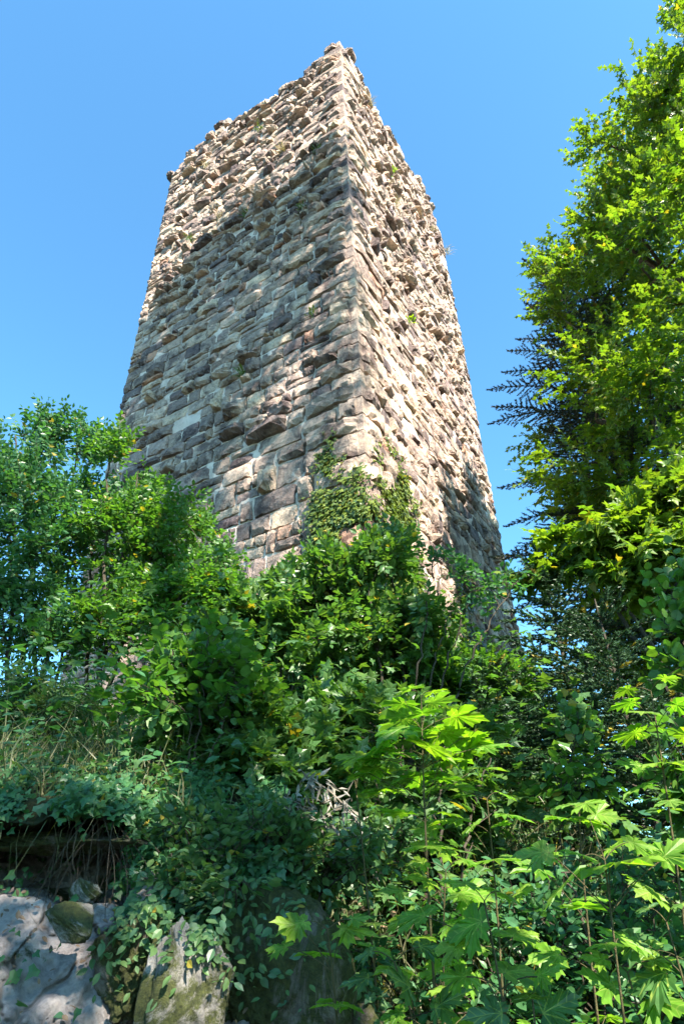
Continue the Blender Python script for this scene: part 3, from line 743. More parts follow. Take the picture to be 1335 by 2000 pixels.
# ------------------------------------------------------------------ maple seedlings in front, each leaf a part
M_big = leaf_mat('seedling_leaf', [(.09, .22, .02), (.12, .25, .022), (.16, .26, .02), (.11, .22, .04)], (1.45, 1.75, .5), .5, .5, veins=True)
M_bigd = leaf_mat('shade_toned_seedling_leaf', [(.045, .12, .03), (.055, .14, .035), (.075, .15, .03), (.05, .12, .06)], (1.7, 1.8, .5), .42, .38, veins=True)  # dark copy of the seedling leaf, its shade painted into the colours
def big_leaf(rgn):
    rt = [(0, 0), (.10, -.13), (.27, -.18), (.33, -.10), (.54, -.12), (.44, .02), (.37, .09), (.53, .12), (.70, .09), (.66, .20), (.82, .38), (.62, .39), (.60, .54), (.45, .45), (.25, .40), (.28, .54), (.40, .68), (.24, .68), (.22, .82), (.10, .85), (0, 1.04)]
    lob = {4, 8, 10, 12, 16, 20}
    def z(i, x, y):
        r2 = x * x + (y - .2) ** 2
        return (-.10 if i in lob else .03) * r2 + rgn.normal(0, .02) - .07 * r2
    out = [(x, y, z(i, x, y)) for i, (x, y) in enumerate(rt)]
    out += [(-x * rgn.uniform(.92, 1.05), y, z(i, x, y)) for i, (x, y) in list(enumerate(rt))[::-1] if 0 < i < 20]
    return fan(out, (0, .16), 0, .02)
BIG = [Geo().add(*big_leaf(RNG)).mesh('leaf', M_big) for _ in range(10)]
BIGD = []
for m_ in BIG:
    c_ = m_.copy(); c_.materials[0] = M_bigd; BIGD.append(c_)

def put_leaf(root, q, d, nrm, size, meshes, rgn):
    d = unit(np.asarray(d, float)); s = unit(np.cross(d, nrm)); up = np.cross(s, d)
    me = meshes[int(rgn.integers(len(meshes)))]
    o = bpy.data.objects.new('leaf', me); COL.objects.link(o); o.parent = root
    fx = rgn.uniform(.9, 1.12); size = size * 1.05
    o.matrix_parent_inverse = root.matrix_basis.inverted()
    o.matrix_basis = Matrix([[s[i] * size * fx, d[i] * size, up[i] * size, q[i]] for i in range(3)] + [[0, 0, 0, 1]])

def seedling(label, base, top, h, seed, hero=(), pairs=5, size=.11, meshes=BIG, t0=.25, tilt=.5):
    rgn = np.random.default_rng(seed); b = on_ground(*base, h + .05); t = P(*top, h)
    root = thing('maple_seedling', label, 'seedling', b, 'maple seedlings in front of the thicket')
    G = Geo(); pts = bez(b - np.array([0, 0, .05]), (b + t) / 2 + rgn.normal(0, .05, 3), t, 12)
    tube(G, pts, np.linspace(.006, .0022, 12), 5)
    view = unit((CAM - t) * np.array([1, 1, 0]))
    def one(q, node, sz, ms):
        tl_ = tilt if q[2] < 1.85 else (.2 if q[2] < 2.0 else -.12)
        v = (q - node) * np.array([1, 1, 0]); L = np.linalg.norm(v); v = v / max(L, 1e-3) + rgn.normal(0, .15, 3)
        tube(G, bez(node, (node + q) / 2 + np.array([0, 0, .015]), q, 5), [.0016, .0013, .0012, .0012, .0014], 4)
        put_leaf(root, q, v + np.array([0, 0, -.06 + rgn.normal(0, .14)]), np.array([0, 0, 1.0]) + view * tl_ + rgn.normal(0, .16, 3), sz, ms, rgn)
    for (px, py, spx, dh) in hero:
        q = P(px, py, h + dh); s = np.linalg.norm(q - CAM)
        node = pts[int(np.argmin(np.linalg.norm(pts - (q - np.array([0, 0, .09])), axis=1)))]
        one(q, node, spx / FPX * s * .66, meshes)
    for i in range(pairs):
        f = t0 + (1 - t0) * i / max(1, pairs - 1); k = f * 11; node = pts[int(k)] + (pts[min(11, int(k) + 1)] - pts[int(k)]) * (k - int(k))
        a = i * math.pi / 2 + rgn.uniform(-.5, .5) + seed
        for sg in (0, math.pi):
            L = rgn.uniform(.7, 1.25) * size * (1.25 - .6 * f)
            q = node + np.array([math.cos(a + sg) * L, math.sin(a + sg) * L, L * rgn.uniform(.15, .6)])
            one(q, node, size * rgn.uniform(.65, 1.1) * (1.1 - .35 * f), meshes)
    G.build('stem', M_stem, root, smooth=True)

seedling('brightest maple seedling, tall with stacked yellow-green leaves right of centre', (840, 1900), (822, 1360), 2.35, 101,
         [(835, 1375, 90, 0), (800, 1400, 110, .02), (880, 1400, 100, 0), (760, 1450, 120, 0), (830, 1460, 120, -.05), (900, 1470, 110, .06), (740, 1500, 100, .04), (820, 1510, 110, .02), (935, 1460, 85, 0), (705, 1480, 80, 0), (790, 1420, 110, -.05), (860, 1430, 100, .05), (740, 1480, 70, 0), (905, 1440, 90, .03), (780, 1470, 120, .1), (860, 1490, 80, 0), (930, 1500, 75, 0), (720, 1510, 60, 0), (850, 1420, 90, .15), (790, 1370, 80, .1), (870, 1540, 90, .1), (760, 1540, 90, .1)], 11, .11)
seedling('maple seedling with the largest leaf of all, backlit at lower right', (1150, 2100), (1180, 1680), 1.75, 102,
         [(1190, 1690, 150, 0), (1070, 1665, 90, .05), (1150, 1600, 60, .4), (1290, 1680, 85, .05), (1240, 1720, 70, .1), (1110, 1720, 100, .12)], 6, .10)
seedling('maple seedling holding one broad flat leaf above the bottom centre', (960, 2150), (945, 1760), 1.75, 103,
         [(940, 1800, 105, 0), (830, 1790, 90, .1), (1000, 1830, 80, .1), (900, 1850, 75, 0), (985, 1900, 90, 0)], 6, .10)
seedling('low maple seedling left of its neighbours with two bright leaves over the dark bank', (690, 2100), (640, 1815), 2.0, 104,
         [(585, 1810, 70, 0), (665, 1815, 90, 0), (625, 1860, 70, .1), (720, 1850, 70, .1), (560, 1850, 60, .1)], 5, .10)
seedling('maple seedling under the sky gap with level leaves at mid height', (1130, 2000), (1130, 1590), 2.2, 105,
         [(1110, 1600, 70, 0), (1155, 1590, 65, 0), (1060, 1700, 80, 0)], 7, .10)
seedling('maple seedling at the right edge with pointed leaves high beside the fir', (1290, 2000), (1270, 1350), 2.5, 106,
         [(1240, 1370, 70, 0), (1310, 1380, 80, 0), (1250, 1430, 80, 0), (1330, 1440, 80, 0), (1290, 1490, 80, 0), (1260, 1530, 75, 0)], 9, .11)
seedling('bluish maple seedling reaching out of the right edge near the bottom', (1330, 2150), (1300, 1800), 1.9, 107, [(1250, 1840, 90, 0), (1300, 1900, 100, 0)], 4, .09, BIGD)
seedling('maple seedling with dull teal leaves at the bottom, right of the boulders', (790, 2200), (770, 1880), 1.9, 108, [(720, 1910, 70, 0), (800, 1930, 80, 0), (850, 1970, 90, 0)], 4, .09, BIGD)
seedling('maple seedling between the tallest one and the sky gap', (950, 2000), (950, 1560), 2.5, 109,
         [(905, 1600, 90, 0), (980, 1590, 80, 0), (880, 1660, 80, 0), (960, 1680, 90, 0), (850, 1610, 70, 0)], 8, .11)
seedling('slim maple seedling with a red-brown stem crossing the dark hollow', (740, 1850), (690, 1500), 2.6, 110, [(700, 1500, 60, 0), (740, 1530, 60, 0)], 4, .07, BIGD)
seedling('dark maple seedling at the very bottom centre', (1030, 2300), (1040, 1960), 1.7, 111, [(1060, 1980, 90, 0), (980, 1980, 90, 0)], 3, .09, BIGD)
seedling('maple seedling half hidden behind the broad flat leaf', (880, 2050), (870, 1700), 2.3, 112, [(840, 1720, 70, 0), (900, 1740, 80, 0)], 8, .10)
seedling('maple seedling low at right with leaves cut by the frame', (1230, 2200), (1225, 1900), 1.9, 113, [(1200, 1930, 80, 0), (1270, 1950, 80, 0)], 3, .09)

# ------------------------------------------------------------------ ivy and tufts on the wall
def wall_pt(face, s, z, off):
    c, e, n = stone_frame(face, s, z); return c + n * off
def hit(px, py, face):
    e, n = (L_, NL) if face == 'L' else (R_, NR); d = ray(px, py); t = ((NC - CAM) @ n) / (d @ n); X = CAM + d * t
    return float((X - NC) @ e), float(X[2])

def ivy(label, vines, seed, size=.08):
    """vines: (face, s range, start z, [(s, top z)...], how many)"""
    rgn = np.random.default_rng(seed); pos = []; nr = []; Gs = Geo(); base = None
    for face, s0, s1, zb, env, n in vines:
        e, nn = (L_, NL) if face == 'L' else (R_, NR); env = np.array(sorted(env))
        for i in range(n):
            s = rgn.uniform(s0, s1); top = np.interp(s, env[:, 0], env[:, 1]); top = zb + (top - zb) * rgn.uniform(.35, 1.0)
            m = max(4, int((top - zb) / .12)); z = np.linspace(zb, top, m)
            sw = s + np.cumsum(rgn.normal(0, .045, m)); sw = np.maximum(sw, .03)
            pts = NC + sw[:, None] * e + nn * .05 + z[:, None] * np.array([0, 0, 1.0]) + rgn.normal(0, .012, (m, 3))
            tube(Gs, pts, np.linspace(.009, .003, m), 4)
            q = rgn.random(int(m * 11)) ** .85; d = q * (m - 1); j = d.astype(int).clip(0, m - 2); fr = (d - j)[:, None]
            p = pts[j] * (1 - fr) + pts[j + 1] * fr; keep = fbm(p[:, 0] * 2.6 + p[:, 1], p[:, 2] * 2.4, seed, 3) > -.25; p = p[keep]
            pos.append(p + e * rgn.normal(0, .075, (len(p), 1)) + nn * (.02 + .09 * rgn.random((len(p), 1)) ** 2) + np.array([0, 0, 1.0]) * rgn.normal(0, .04, (len(p), 1)))
            nr.append(np.tile(nn, (len(p), 1)))
            if base is None or pts[0][2] < base[2]: base = pts[0]
    pos = np.concatenate(pos); nr = np.concatenate(nr); m = len(pos)
    root = thing('ivy', label, 'ivy', base); G = Geo()
    scatter(G, pos, np.array([0, 0, -1.0]) + nr * .35 + rgn.normal(0, .4, (m, 3)), nr + np.array([0, 0, .35]) + rgn.normal(0, .22, (m, 3)), size * rgn.uniform(.5, 1.2, m), T_IVY, rgn)
    G.build('foliage', M_ivy, root); Gs.build('stem', M_twig, root)
ivy('ivy climbing both sides of the near tower corner', [
    ('L', 0, 1.05, 4.2, [(0, hit(700, 900, 'L')[1]), (.3, hit(660, 880, 'L')[1]), (hit(640, 835, 'L')[0], hit(640, 835, 'L')[1]), (hit(620, 930, 'L')[0], hit(620, 930, 'L')[1]), (1.1, hit(600, 1040, 'L')[1])], 62),
    ('R', .05, 1.6, 4.2, [(0, hit(712, 960, 'R')[1]), (hit(742, 825, 'R')[0], hit(742, 825, 'R')[1]), (hit(765, 880, 'R')[0], hit(765, 880, 'R')[1]), (hit(790, 920, 'R')[0], hit(790, 920, 'R')[1]), (1.9, 5.6)], 55)], 51)
ivy('small separate ivy patch low on the sunny right wall', [('R', 3.2, 4.3, 5.2, [(3.2, 7.5), (3.8, 8.6), (4.3, 6.8)], 16)], 52)

def tuft(name, label, cat, face, px, py, n, ln, seed, mat, blade=True):
    rgn = np.random.default_rng(seed); s, z = hit(px, py, face); b = wall_pt(face, s, z, .05); e, nn = (L_, NL) if face == 'L' else (R_, NR)
    G = Geo(); o = nn * .6 + np.array([0, 0, 1.0])
    for i in range(n):
        d = unit(o + rgn.normal(0, .5, 3)); q = b + rgn.normal(0, .05, 3); L = ln * rgn.uniform(.5, 1.1)
        tip = q + d * L + np.array([0, 0, -.35 * L]); mid = q + d * L * .6
        w = unit(np.cross(d, rgn.normal(0, 1, 3))) * (.007 if blade else .02)
        G.add([q - w, q + w, mid - w * .8, mid + w * .8, tip], [(0, 1, 3), (0, 3, 2), (2, 3, 4)] if blade else [(0, 3, 2), (2, 3, 4)], rgn.random())
    o_ = G.build(name, mat); o_['label'] = label; o_['category'] = cat; o_['group'] = 'plants rooted in the tower wall'
TF = [('L', 555, 300, 60, .42, 1, 'large straw-coloured grass tuft hanging high on the left wall'), ('R', 718, 205, 60, .4, 1, 'straw tuft under the broken top of the right wall'),
      ('R', 770, 400, 40, .35, 1, 'straw tuft on the upper right wall below the bright green plant'), ('R', 758, 340, 50, .3, 0, 'single bright yellow-green plant on the upper right wall'),
      ('L', 510, 258, 30, .25, 0, 'small green plant near the left wall top, right of the peak gap'), ('L', 480, 425, 36, .26, 0, 'mossy green plant halfway along the upper left wall'),
      ('L', 405, 330, 36, .35, 1, 'dry tuft near the upper left end of the wall'), ('L', 430, 430, 30, .3, 1, 'dry tuft on the left wall between stones at mid width'),
      ('L', 592, 412, 30, .22, 0, 'dark green cushion right of the mossy plant on the left wall'), ('L', 478, 740, 30, .35, 0, 'little green fern in the shaded band of the left wall'),
      ('L', 612, 620, 26, .2, 0, 'green cushion beside the near corner above the dark block'), ('R', 795, 632, 24, .25, 0, 'yellow-green sprig in the middle of the right wall'),
      ('R', 870, 495, 36, .4, 1, 'pale grass on the far edge of the right wall'), ('L', 375, 475, 30, .3, 0, 'green cushion close to the left edge of the wall'),
      ('L', 620, 300, 30, .22, 0, 'green cushion under the top near the corner'), ('R', 838, 450, 30, .3, 1, 'straw tuft low in the far upper part of the right wall')]
for i, (fc, px, py, n, ln, bl, lab) in enumerate(TF):
    tuft('grass_tuft' if bl else 'wall_plant', lab, 'grass' if bl else 'plant', fc, px, py, n, ln, 200 + i, M_strawgrass if bl else (M_mapleb if 'bright' in lab or 'yellow' in lab else M_ivy), bool(bl))

M_lit = leaf_mat('brown_leaf_litter', [(.10, .07, .045), (.18, .12, .07), (.07, .05, .04)], (1, 1, 1), .15, .6)
# ------------------------------------------------------------------ rock bank at lower left
def outcrop():
    na, nv = 420, 280
    az = np.radians(np.linspace(-44, -6, na)); v = np.linspace(0, 1, nv)
    Az, Vv = np.meshgrid(az, v); ad = np.degrees(Az)
    w = sstep(ad, -30.5, -28) * (1 - sstep(ad, -18.5, -16.8))
    kv = [0, .12, .42, .50, .58, .68, .78, .84, 1.0]
    h0 = [1.7, 2.1, 2.75, 3.2, 3.4, 3.4, 2.80, 2.95, 4.2]; z0 = [.2, 1.0, 1.655, 1.70, 1.79, 1.91, 1.91, 1.99, 2.42]
    h1 = [1.7, 2.1, 2.70, 2.75, 2.8, 2.85, 2.95, 3.05, 4.2]; z1 = [.2, .95, 1.50, 1.60, 1.68, 1.76, 1.87, 1.97, 2.42]
    H = w * np.interp(Vv, kv, h0) + (1 - w) * np.interp(Vv, kv, h1); Z = w * np.interp(Vv, kv, z0) + (1 - w) * np.interp(Vv, kv, z1)
    H = H + (.022 + .04 * sstep(Vv, .4, .6)) * fbm(Az * 9, Vv * 6, 1, 5) + .04 * sstep(Vv, .4, .6) * np.round(1.6 * fbm(Az * 7, Vv * 5, 4, 2)) / 1.6 + .015 * fbm(Az * 60, Vv * 50, 2, 3)
    Z = Z + .035 * fbm(Az * 12, Vv * 7, 5, 4)
    rg2 = np.random.default_rng(9); sx = rg2.uniform(-44, -6, 70); sv = rg2.uniform(0, .7, 70); so = rg2.normal(0, .014, 70)
    wx = ad + .8 * fbm(Az * 16, Vv * 12, 8, 4); wv = Vv + .014 * fbm(Az * 20, Vv * 14, 9, 4)
    dd = np.sqrt(((wx[..., None] - sx) / 1.0) ** 2 + ((wv[..., None] - sv) * 42) ** 2); oi = np.argsort(dd, axis=2)[..., :2]
    d1 = np.take_along_axis(dd, oi[..., :1], 2)[..., 0]; d2 = np.take_along_axis(dd, oi[..., 1:2], 2)[..., 0]
    H = H + (so[oi[..., 0]] + .035 * (1 - sstep(d2 - d1, 0, .16))) * (Vv < .6)
    V = np.stack([H * np.sin(Az), H * np.cos(Az), Z], -1).reshape(-1, 3)
    i, j = np.meshgrid(np.arange(na - 1), np.arange(nv - 1)); a = (j * na + i).ravel()
    sp_ = Vv.ravel()[a] + .04 * fbm(Az.ravel()[a] * 25, Vv.ravel()[a] * 3, 3, 3) > .62 + .1 * (1 - w.ravel()[a])
    for nm, mt, k in (('rock_ledge', M_rock, ~sp_), ('soil_bank', M_soil, sp_)):
        b = a[k]; G = Geo(); G.add(V, np.concatenate([np.stack([b, b + 1, b + na + 1], 1), np.stack([b, b + na + 1, b + na], 1)]))
        G.build(nm, mt, smooth=True, kind='structure')
    rgn = np.random.default_rng(77); VV = V; vv = Vv.ravel(); aa = ad.ravel(); ww = w.ravel()
    dens = np.where(vv > .76, .55, np.where(ww < .4, np.clip((vv - .36) * 2.4, 0, .6), .02)) * (fbm(aa * .5, vv * 9, 6, 3) > -.15)
    k = rgn.random(len(VV)) < dens; q = VV[k] + rgn.normal(0, .025, (k.sum(), 3)) + np.array([0, -.03, .03]); m = len(q); G = Geo()
    scatter(G, q, np.stack([rgn.normal(0, 1, m), rgn.normal(-.4, .4, m), rgn.normal(-.5, .4, m)], 1), np.stack([rgn.normal(0, .4, m), rgn.normal(-.7, .3, m), rgn.normal(.8, .3, m)], 1), rgn.uniform(.015, .045, m), T_IVY, rgn)
    G.build('trailing_ivy', M_hazel, kind='stuff', label='trailing ivy creeping over the lip of the rock bank', category='ivy')
    k = (rgn.random(len(VV)) < .012) & (vv < .6); q = VV[k] + np.array([0, -.015, .015]); m = len(q); G = Geo()
    scatter(G, q, rgn.normal(0, 1, (m, 3)), np.stack([rgn.normal(0, .5, m), rgn.normal(-.6, .3, m), np.ones(m)], 1), rgn.uniform(.01, .03, m), T_OV, rgn)
    G.build('leaf_litter', M_lit, kind='stuff', label='scraps of brown leaves on the pale rock face', category='leaves')
    k = (rgn.random(len(VV)) < .014) & (np.abs(vv - .775) < .03) & (aa > -34) & (aa < -16); q = VV[k]; m = len(q); L = rgn.uniform(.05, .22, m)
    w2 = unit(rgn.normal(0, 1, (m, 3)) * np.array([1, 1, 0])) * .0013; mid = q + np.stack([rgn.normal(0, .04, m), rgn.normal(-.05, .03, m), -.3 * L], 1); tip = mid + np.stack([rgn.normal(0, .04, m), rgn.normal(-.02, .02, m), -L], 1)
    G = Geo(); G.add(np.stack([q - w2, q + w2, mid - w2, mid + w2, tip], 1).reshape(-1, 3), ((np.arange(m) * 5)[:, None, None] + np.array([(0, 1, 3), (0, 3, 2), (2, 3, 4)])).reshape(-1, 3), np.repeat(rgn.random(m), 3))
    G.build('hanging_grass', M_grass, kind='stuff', label='limp grass hanging down over the cave mouth', category='grass')
outcrop()

CREEP = []
def boulder(label, c, rad, seed, mat, rot=(0, 0, 0), planes=16, rough=.05, name='boulder', group='stones of the rock bank'):
    rgn = np.random.default_rng(seed); nt_, np_ = 130, 84
    th = np.linspace(0, 2 * math.pi, nt_, endpoint=False); ph = np.linspace(0.02, math.pi - .02, np_)
    T, Ph = np.meshgrid(th, ph); D = np.stack([np.sin(Ph) * np.cos(T), np.sin(Ph) * np.sin(T), np.cos(Ph)], -1)
    pn = unit(rgn.normal(0, 1, (planes, 3))); pdist = rgn.uniform(.5, .95, planes)
    dots = np.einsum('ijk,lk->ijl', D, pn); r = np.min(np.where(dots > .05, pdist / np.maximum(dots, .05), 9), axis=2); r = np.minimum(r, 1.25)
    r = r + rough * fbm(D[..., 0] * 5 + D[..., 2] * 2, D[..., 1] * 5 - D[..., 2] * 3, seed, 5) - rough * .7 * np.abs(fbm(D[..., 0] * 4 + D[..., 1] * 3, D[..., 2] * 4 - D[..., 1] * 3, seed + 7, 2)) + rough * .4 * fbm(D[..., 0] * 22 + D[..., 2] * 9, D[..., 1] * 20 - D[..., 2] * 17, seed + 3, 4)
    V = (D * r[..., None]).reshape(-1, 3) * np.array(rad); R3 = np.array(Matrix.Rotation(rot[2], 3, 'Z') @ Matrix.Rotation(rot[1], 3, 'Y') @ Matrix.Rotation(rot[0], 3, 'X'))
    V = V @ R3.T + np.asarray(c)
    F = []
    for i in range(np_ - 1):
        for j in range(nt_):
            a, b = i * nt_ + j, i * nt_ + (j + 1) % nt_; F += [(a, a + nt_, b + nt_), (a, b + nt_, b)]
    F += [(0, j + 1, j) for j in range(1, nt_ - 1)] + [((np_ - 1) * nt_, (np_ - 1) * nt_ + j, (np_ - 1) * nt_ + j + 1) for j in range(1, nt_ - 1)]
    o = Geo().add(V, F).build(name, mat, smooth=True); o['label'] = label; o['category'] = 'rock'; o['group'] = group
    if rad[2] > .12:
        k = (rgn.random(len(V)) < .11) & (V[:, 1] < c[1] + .03) & (fbm(V[:, 0] * 9, V[:, 2] * 9, seed, 3) + (V[:, 2] - c[2]) / rad[2] * .7 > .25)
        k = k & (rgn.random(len(V)) < (.35 if mat is M_slab else 1)); CREEP.append(V[k] + rgn.normal(0, .02, (k.sum(), 3)) + np.array([0, -.03, .01]))
boulder('upright grey slab with pale lichen leaning at the bottom left', P(378, 1975, 2.35), (.15, .12, .30), 33, M_slab, (.1, .05, .2), 22, .05)
boulder('mossy boulder between the cave mouth and the grey slab', P(280, 1880, 2.5), (.13, .14, .2), 4, M_moss, (.1, .22, -.2), 14, .06)
boulder('big dark mossy boulder under the brambles at the bottom', P(500, 1960, 2.6), (.26, .28, .27), 5, M_moss, (0, .1, .4), 14, .06)
boulder('dark low boulder at the foot of the maple seedlings', P(650, 1990, 2.7), (.22, .2, .14), 6, M_moss)
boulder('wedge-shaped loose stone resting on the pale rock below the cave', P(140, 1790, 2.42), (.09, .08, .05), 8, M_slab, (.2, .3, 0), 10, .03)
boulder('flat dark stone jammed under the cave roof', P(110, 1650, 3.0), (.32, .22, .06), 9, M_moss, (0, .05, .1))
boulder('small square stone at the right end of the cave mouth', P(165, 1745, 2.75), (.06, .06, .05), 10, M_slab)

def creepers():
    rgn = np.random.default_rng(88); q = np.concatenate(CREEP); m = len(q); G = Geo()
    scatter(G, q, np.stack([rgn.normal(0, 1, m), rgn.normal(-.4, .4, m), rgn.normal(-.5, .4, m)], 1), np.stack([rgn.normal(0, .4, m), rgn.normal(-.7, .3, m), rgn.normal(.8, .3, m)], 1), rgn.uniform(.012, .045, m), T_OV, rgn)
    G.build('creeping_plants', M_herb, kind='stuff', label='small-leaved creepers trailing over the mossy boulders', category='plants')
creepers()
# ------------------------------------------------------------------ roots, dead stalks, grass, ground cover
def roots():
    rgn = np.random.default_rng(61); G = Geo()
    for i in range(40):
        px = rgn.uniform(120, 255); a = P(px, rgn.uniform(1570, 1640), rgn.uniform(2.75, 2.95)); L = rgn.uniform(.15, .5)
        b = a + np.array([rgn.normal(0, .12), rgn.normal(-.05, .06), -L]); tube(G, bez(a, (a + b) / 2 + rgn.normal(0, .06, 3), b, 7), np.linspace(.0022, .0008, 7), 4)
    o = G.build('roots', M_twig, kind='stuff'); o['label'] = 'thin roots and dead grass hanging over the cave mouth'; o['category'] = 'roots'
roots()
def dead_stalk(label, a, b, n, seed):
    rgn = np.random.default_rng(seed); a = np.array(a); b = np.array(b); root = thing('dead_plant', label, 'plant', a, 'withered plants in the thicket')
    G = Geo(); pts = bez(a, (a + b) / 2 + np.array([0, 0, .1]), b, 10); tube(G, pts, np.linspace(.005, .002, 10), 5); G.build('stem', M_dry, root)
    G = Geo(); t = rgn.random(n); q = np.stack([np.interp(t, np.linspace(0, 1, 10), pts[:, i]) for i in range(3)], 1) + rgn.normal(0, .02, (n, 3))
    scatter(G, q, rgn.normal(0, .6, (n, 3)) + np.array([0, 0, -.5]), rgn.normal(0, 1, (n, 3)), rgn.uniform(.03, .07, n), T_LAN, rgn); G.build('withered_leaves', M_strawgrass_d, root)
M_strawgrass_d = leaf_mat('withered_leaf', [(.20, .18, .14), (.30, .28, .24), (.14, .12, .09)], (1, 1, 1), .2, .6)
dead_stalk('pale withered stalk slanting down through the middle of the thicket', P(740, 1720, 2.9), P(560, 1560, 2.9), 150, 71)
dead_stalk('second withered stalk crossing above the first, left of the bright seedling', P(720, 1640, 2.85), P(590, 1520, 2.85), 110, 72)
dead_stalk('yellow withered sprig hanging against the pale tower foot at left', on_ground(240, 1420, 5.0), P(180, 1290, 5.0), 80, 73)

def ground_scatter(name, label, n, T, size, mat, seed, xr, yr, hmax, up, cond=None, cat='plants'):
    rgn = np.random.default_rng(seed); x = rgn.uniform(*xr, n); y = rgn.uniform(*yr, n)
    if cond is not None:
        k = cond(x, y); x, y = x[k], y[k]
    m = len(x); z = terrain(x, y) + LEDGE(x, y) + rgn.random(m) ** 1.6 * hmax * (1 + .8 * fbm(x * 1.7, y * 1.7, seed, 2))
    pos = np.stack([x, y, z], 1); a = rgn.uniform(0, 2 * math.pi, m); d = np.stack([np.cos(a), np.sin(a), rgn.normal(-.15 + up, .35, m)], 1)
    G = Geo(); scatter(G, pos, d, np.array([0, -.35, 1.0]) + rgn.normal(0, .35, (m, 3)), size * rgn.uniform(.5, 1.3, m), T, rgn)
    G.build(name, mat, kind='stuff', label=label, category=cat)
def LEDGE(x, y):
    h = np.hypot(x, y); az = np.degrees(np.arctan2(x, y))
    base = terrain(x, y); tgt = np.interp(h, [2.95, 3.05, 4.2, 4.8], [1.97, 1.99, 2.42, 0])
    w = (1 - sstep(az, -10, -6)) * sstep(az, -46, -43) * (h > 2.95) * (h < 4.3)
    return w * np.maximum(tgt - base, 0) 
front = lambda x, y: (np.hypot(x, y) > 2.0) & ~((np.degrees(np.arctan2(x, y)) < -8) & (np.hypot(x, y) < 2.95))
ground_scatter('ivy_carpet', 'dull bluish green ivy and bramble carpet over the slope', 52000, T_IVY, .045, M_herb, 81, (-5.5, 4.5), (1.9, 8.2), .22, .2, front)
ground_scatter('undergrowth', 'mixed small-leaved undergrowth between the shrubs', 42000, T_OV, .06, M_hazel, 82, (-6.5, 5.5), (2.4, 9.0), .5, .5, front)
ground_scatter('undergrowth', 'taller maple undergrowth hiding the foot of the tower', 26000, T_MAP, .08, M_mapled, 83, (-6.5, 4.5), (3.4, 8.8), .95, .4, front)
ground_scatter('leaf_litter', 'brown dead leaves lying on the bank', 9000, T_OV, .04, M_lit, 84, (-4.5, 3), (2, 6), .03, 0, front)

def grass(name, label, n, seed, az, hr, ln, mat):
    rgn = np.random.default_rng(seed); a = np.radians(rgn.uniform(*az, n)); h = rgn.uniform(*hr, n); kk = fbm(a * 14, h * 4, seed, 3) > .1; a, h = a[kk], h[kk]; n = len(a); x, y = h * np.sin(a), h * np.cos(a)
    z = terrain(x, y) + LEDGE(x, y); b = np.stack([x, y, z], 1); L = ln * rgn.uniform(.4, 1.2, n)
    d = rgn.normal(0, .45, (n, 3)); d[:, 2] = 1; d = unit(d); w = unit(np.cross(d, rgn.normal(0, 1, (n, 3)))) * .0028
    m = b + d * (L * .55)[:, None]; bd = rgn.normal(0, .4, (n, 3)); bd[:, 2] = -.2; tip = m + unit(d + bd) * (L * .5)[:, None]
    V = np.stack([b - w, b + w, m - w, m + w, tip], 1).reshape(-1, 3); F = np.array([(0, 1, 3), (0, 3, 2), (2, 3, 4)])
    Geo().add(V, ((np.arange(n) * 5)[:, None, None] + F).reshape(-1, 3), np.repeat(rgn.random(n), 3)).build(name, mat, kind='stuff', label=label, category='grass')
grass('bank_grass', 'long dry grass along the bank above the cave', 7000, 91, (-42, -10), (2.9, 5.2), .2, M_grass)
grass('slope_grass', 'thin green grass among the shrubs', 9000, 92, (-35, 20), (3.0, 7.0), .35, M_grass)

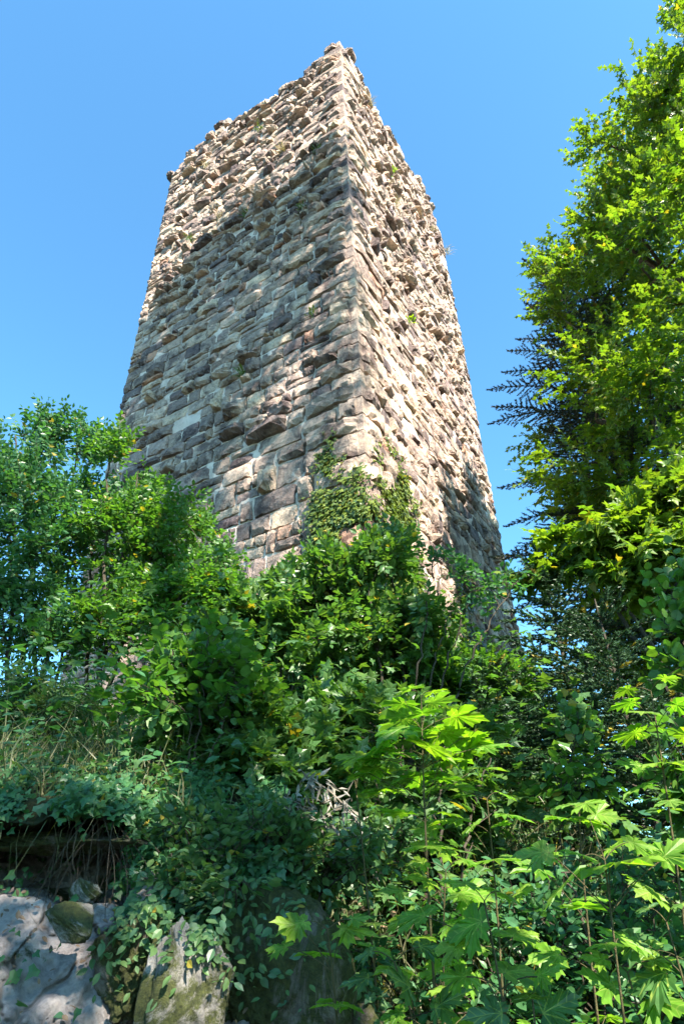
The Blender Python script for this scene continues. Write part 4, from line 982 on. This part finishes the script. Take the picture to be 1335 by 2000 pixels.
def fern(label, base, d, L, seed):
    rgn = np.random.default_rng(seed); root = thing('fern', label, 'fern', base, 'ferns on the bank'); G = Geo(); Gs = Geo()
    d = unit(np.array(d, float)); pts = bez(base, base + d * L * .6 + np.array([0, 0, L * .35]), base + d * L, 16); tube(Gs, pts, np.linspace(.003, .001, 16), 4)
    s = unit(np.cross(d, [0, 0, 1.0]))
    for i in range(2, 16):
        for sg in (-1, 1):
            l = .22 * L * math.sin(math.pi * (i + 2) / 19)
            m = 7; q = pts[i] + (s * sg * .9 + d * .35) * np.linspace(0, l, m)[:, None]
            scatter(G, q, np.tile(d, (m, 1)) + rgn.normal(0, .1, (m, 3)), np.tile([0, 0, 1.0], (m, 1)) + rgn.normal(0, .1, (m, 3)), np.linspace(.03, .015, m), T_LAN, rgn)
            scatter(G, q, np.tile(-d + s * sg, (m, 1)), np.tile([0, 0, 1.0], (m, 1)), np.linspace(.03, .015, m), T_LAN, rgn)
    Gs.build('stem', M_stem, root); G.build('frond', M_herb, root)
for i, (px, py, dx) in enumerate([(230, 1400, -.8), (250, 1420, .3), (200, 1410, -1.0)]):
    b = P(px, py + 30, 4.3); fern(['fern frond pointing left beside the pale tower foot', 'fern frond pointing right above the bank grass', 'lowest fern frond spreading flat to the left'][i], b, (dx, -.5, .45), .5, 300 + i)

# ------------------------------------------------------------------ trees of the wood behind the camera; they stand outside the frame and shade the slope
def wood_tree(label, x, y, prof, n, rad, seed, per, size, crown=None):
    g = float(terrain(x, y)); top = prof[-1][0]; cx, cy = crown or (x, y)
    leafy('beech_tree', label, 'tree', (x, y, g), dome_clumps((cx, cy), prof, n, rad, seed, (0, 2 * math.pi), .2),
          [([(x, y, g - .3), (x * .8 + cx * .2, y * .9 + cy * .1, top * .35), (cx, cy, top * .9)], .32, .06)], M_hazelb, M_bark, T_OV, size, k=6, length=.6, per=per, seed=seed, r0=.08, twig_r=.008, group='trees of the wood behind the viewer')
wood_tree('tall beech leaning over the viewer whose crown shades the left wall', 2.8, -2.8, [(18.6, 1.8), (20.5, 2.8), (23.5, 3.3), (25.5, 2.4), (26.5, 1.0)], 150, .72, 401, 26, .2, (1.9, .4))
wood_tree('thin-crowned beech further back that dapples the lower left wall', 6.0, -5.0, [(17.5, 1.4), (20, 2.4), (23, 2.5), (25, 1.2)], 40, .55, 403, 14, .2, (5.0, -3.2))
wood_tree('beech behind the viewer shading the rock bank', 0.4, -5.0, [(4, 1.5), (7, 3.0), (11, 3.2), (14, 2.2), (16, .8)], 125, .85, 402, 17, .2, (1.2, -4.5))
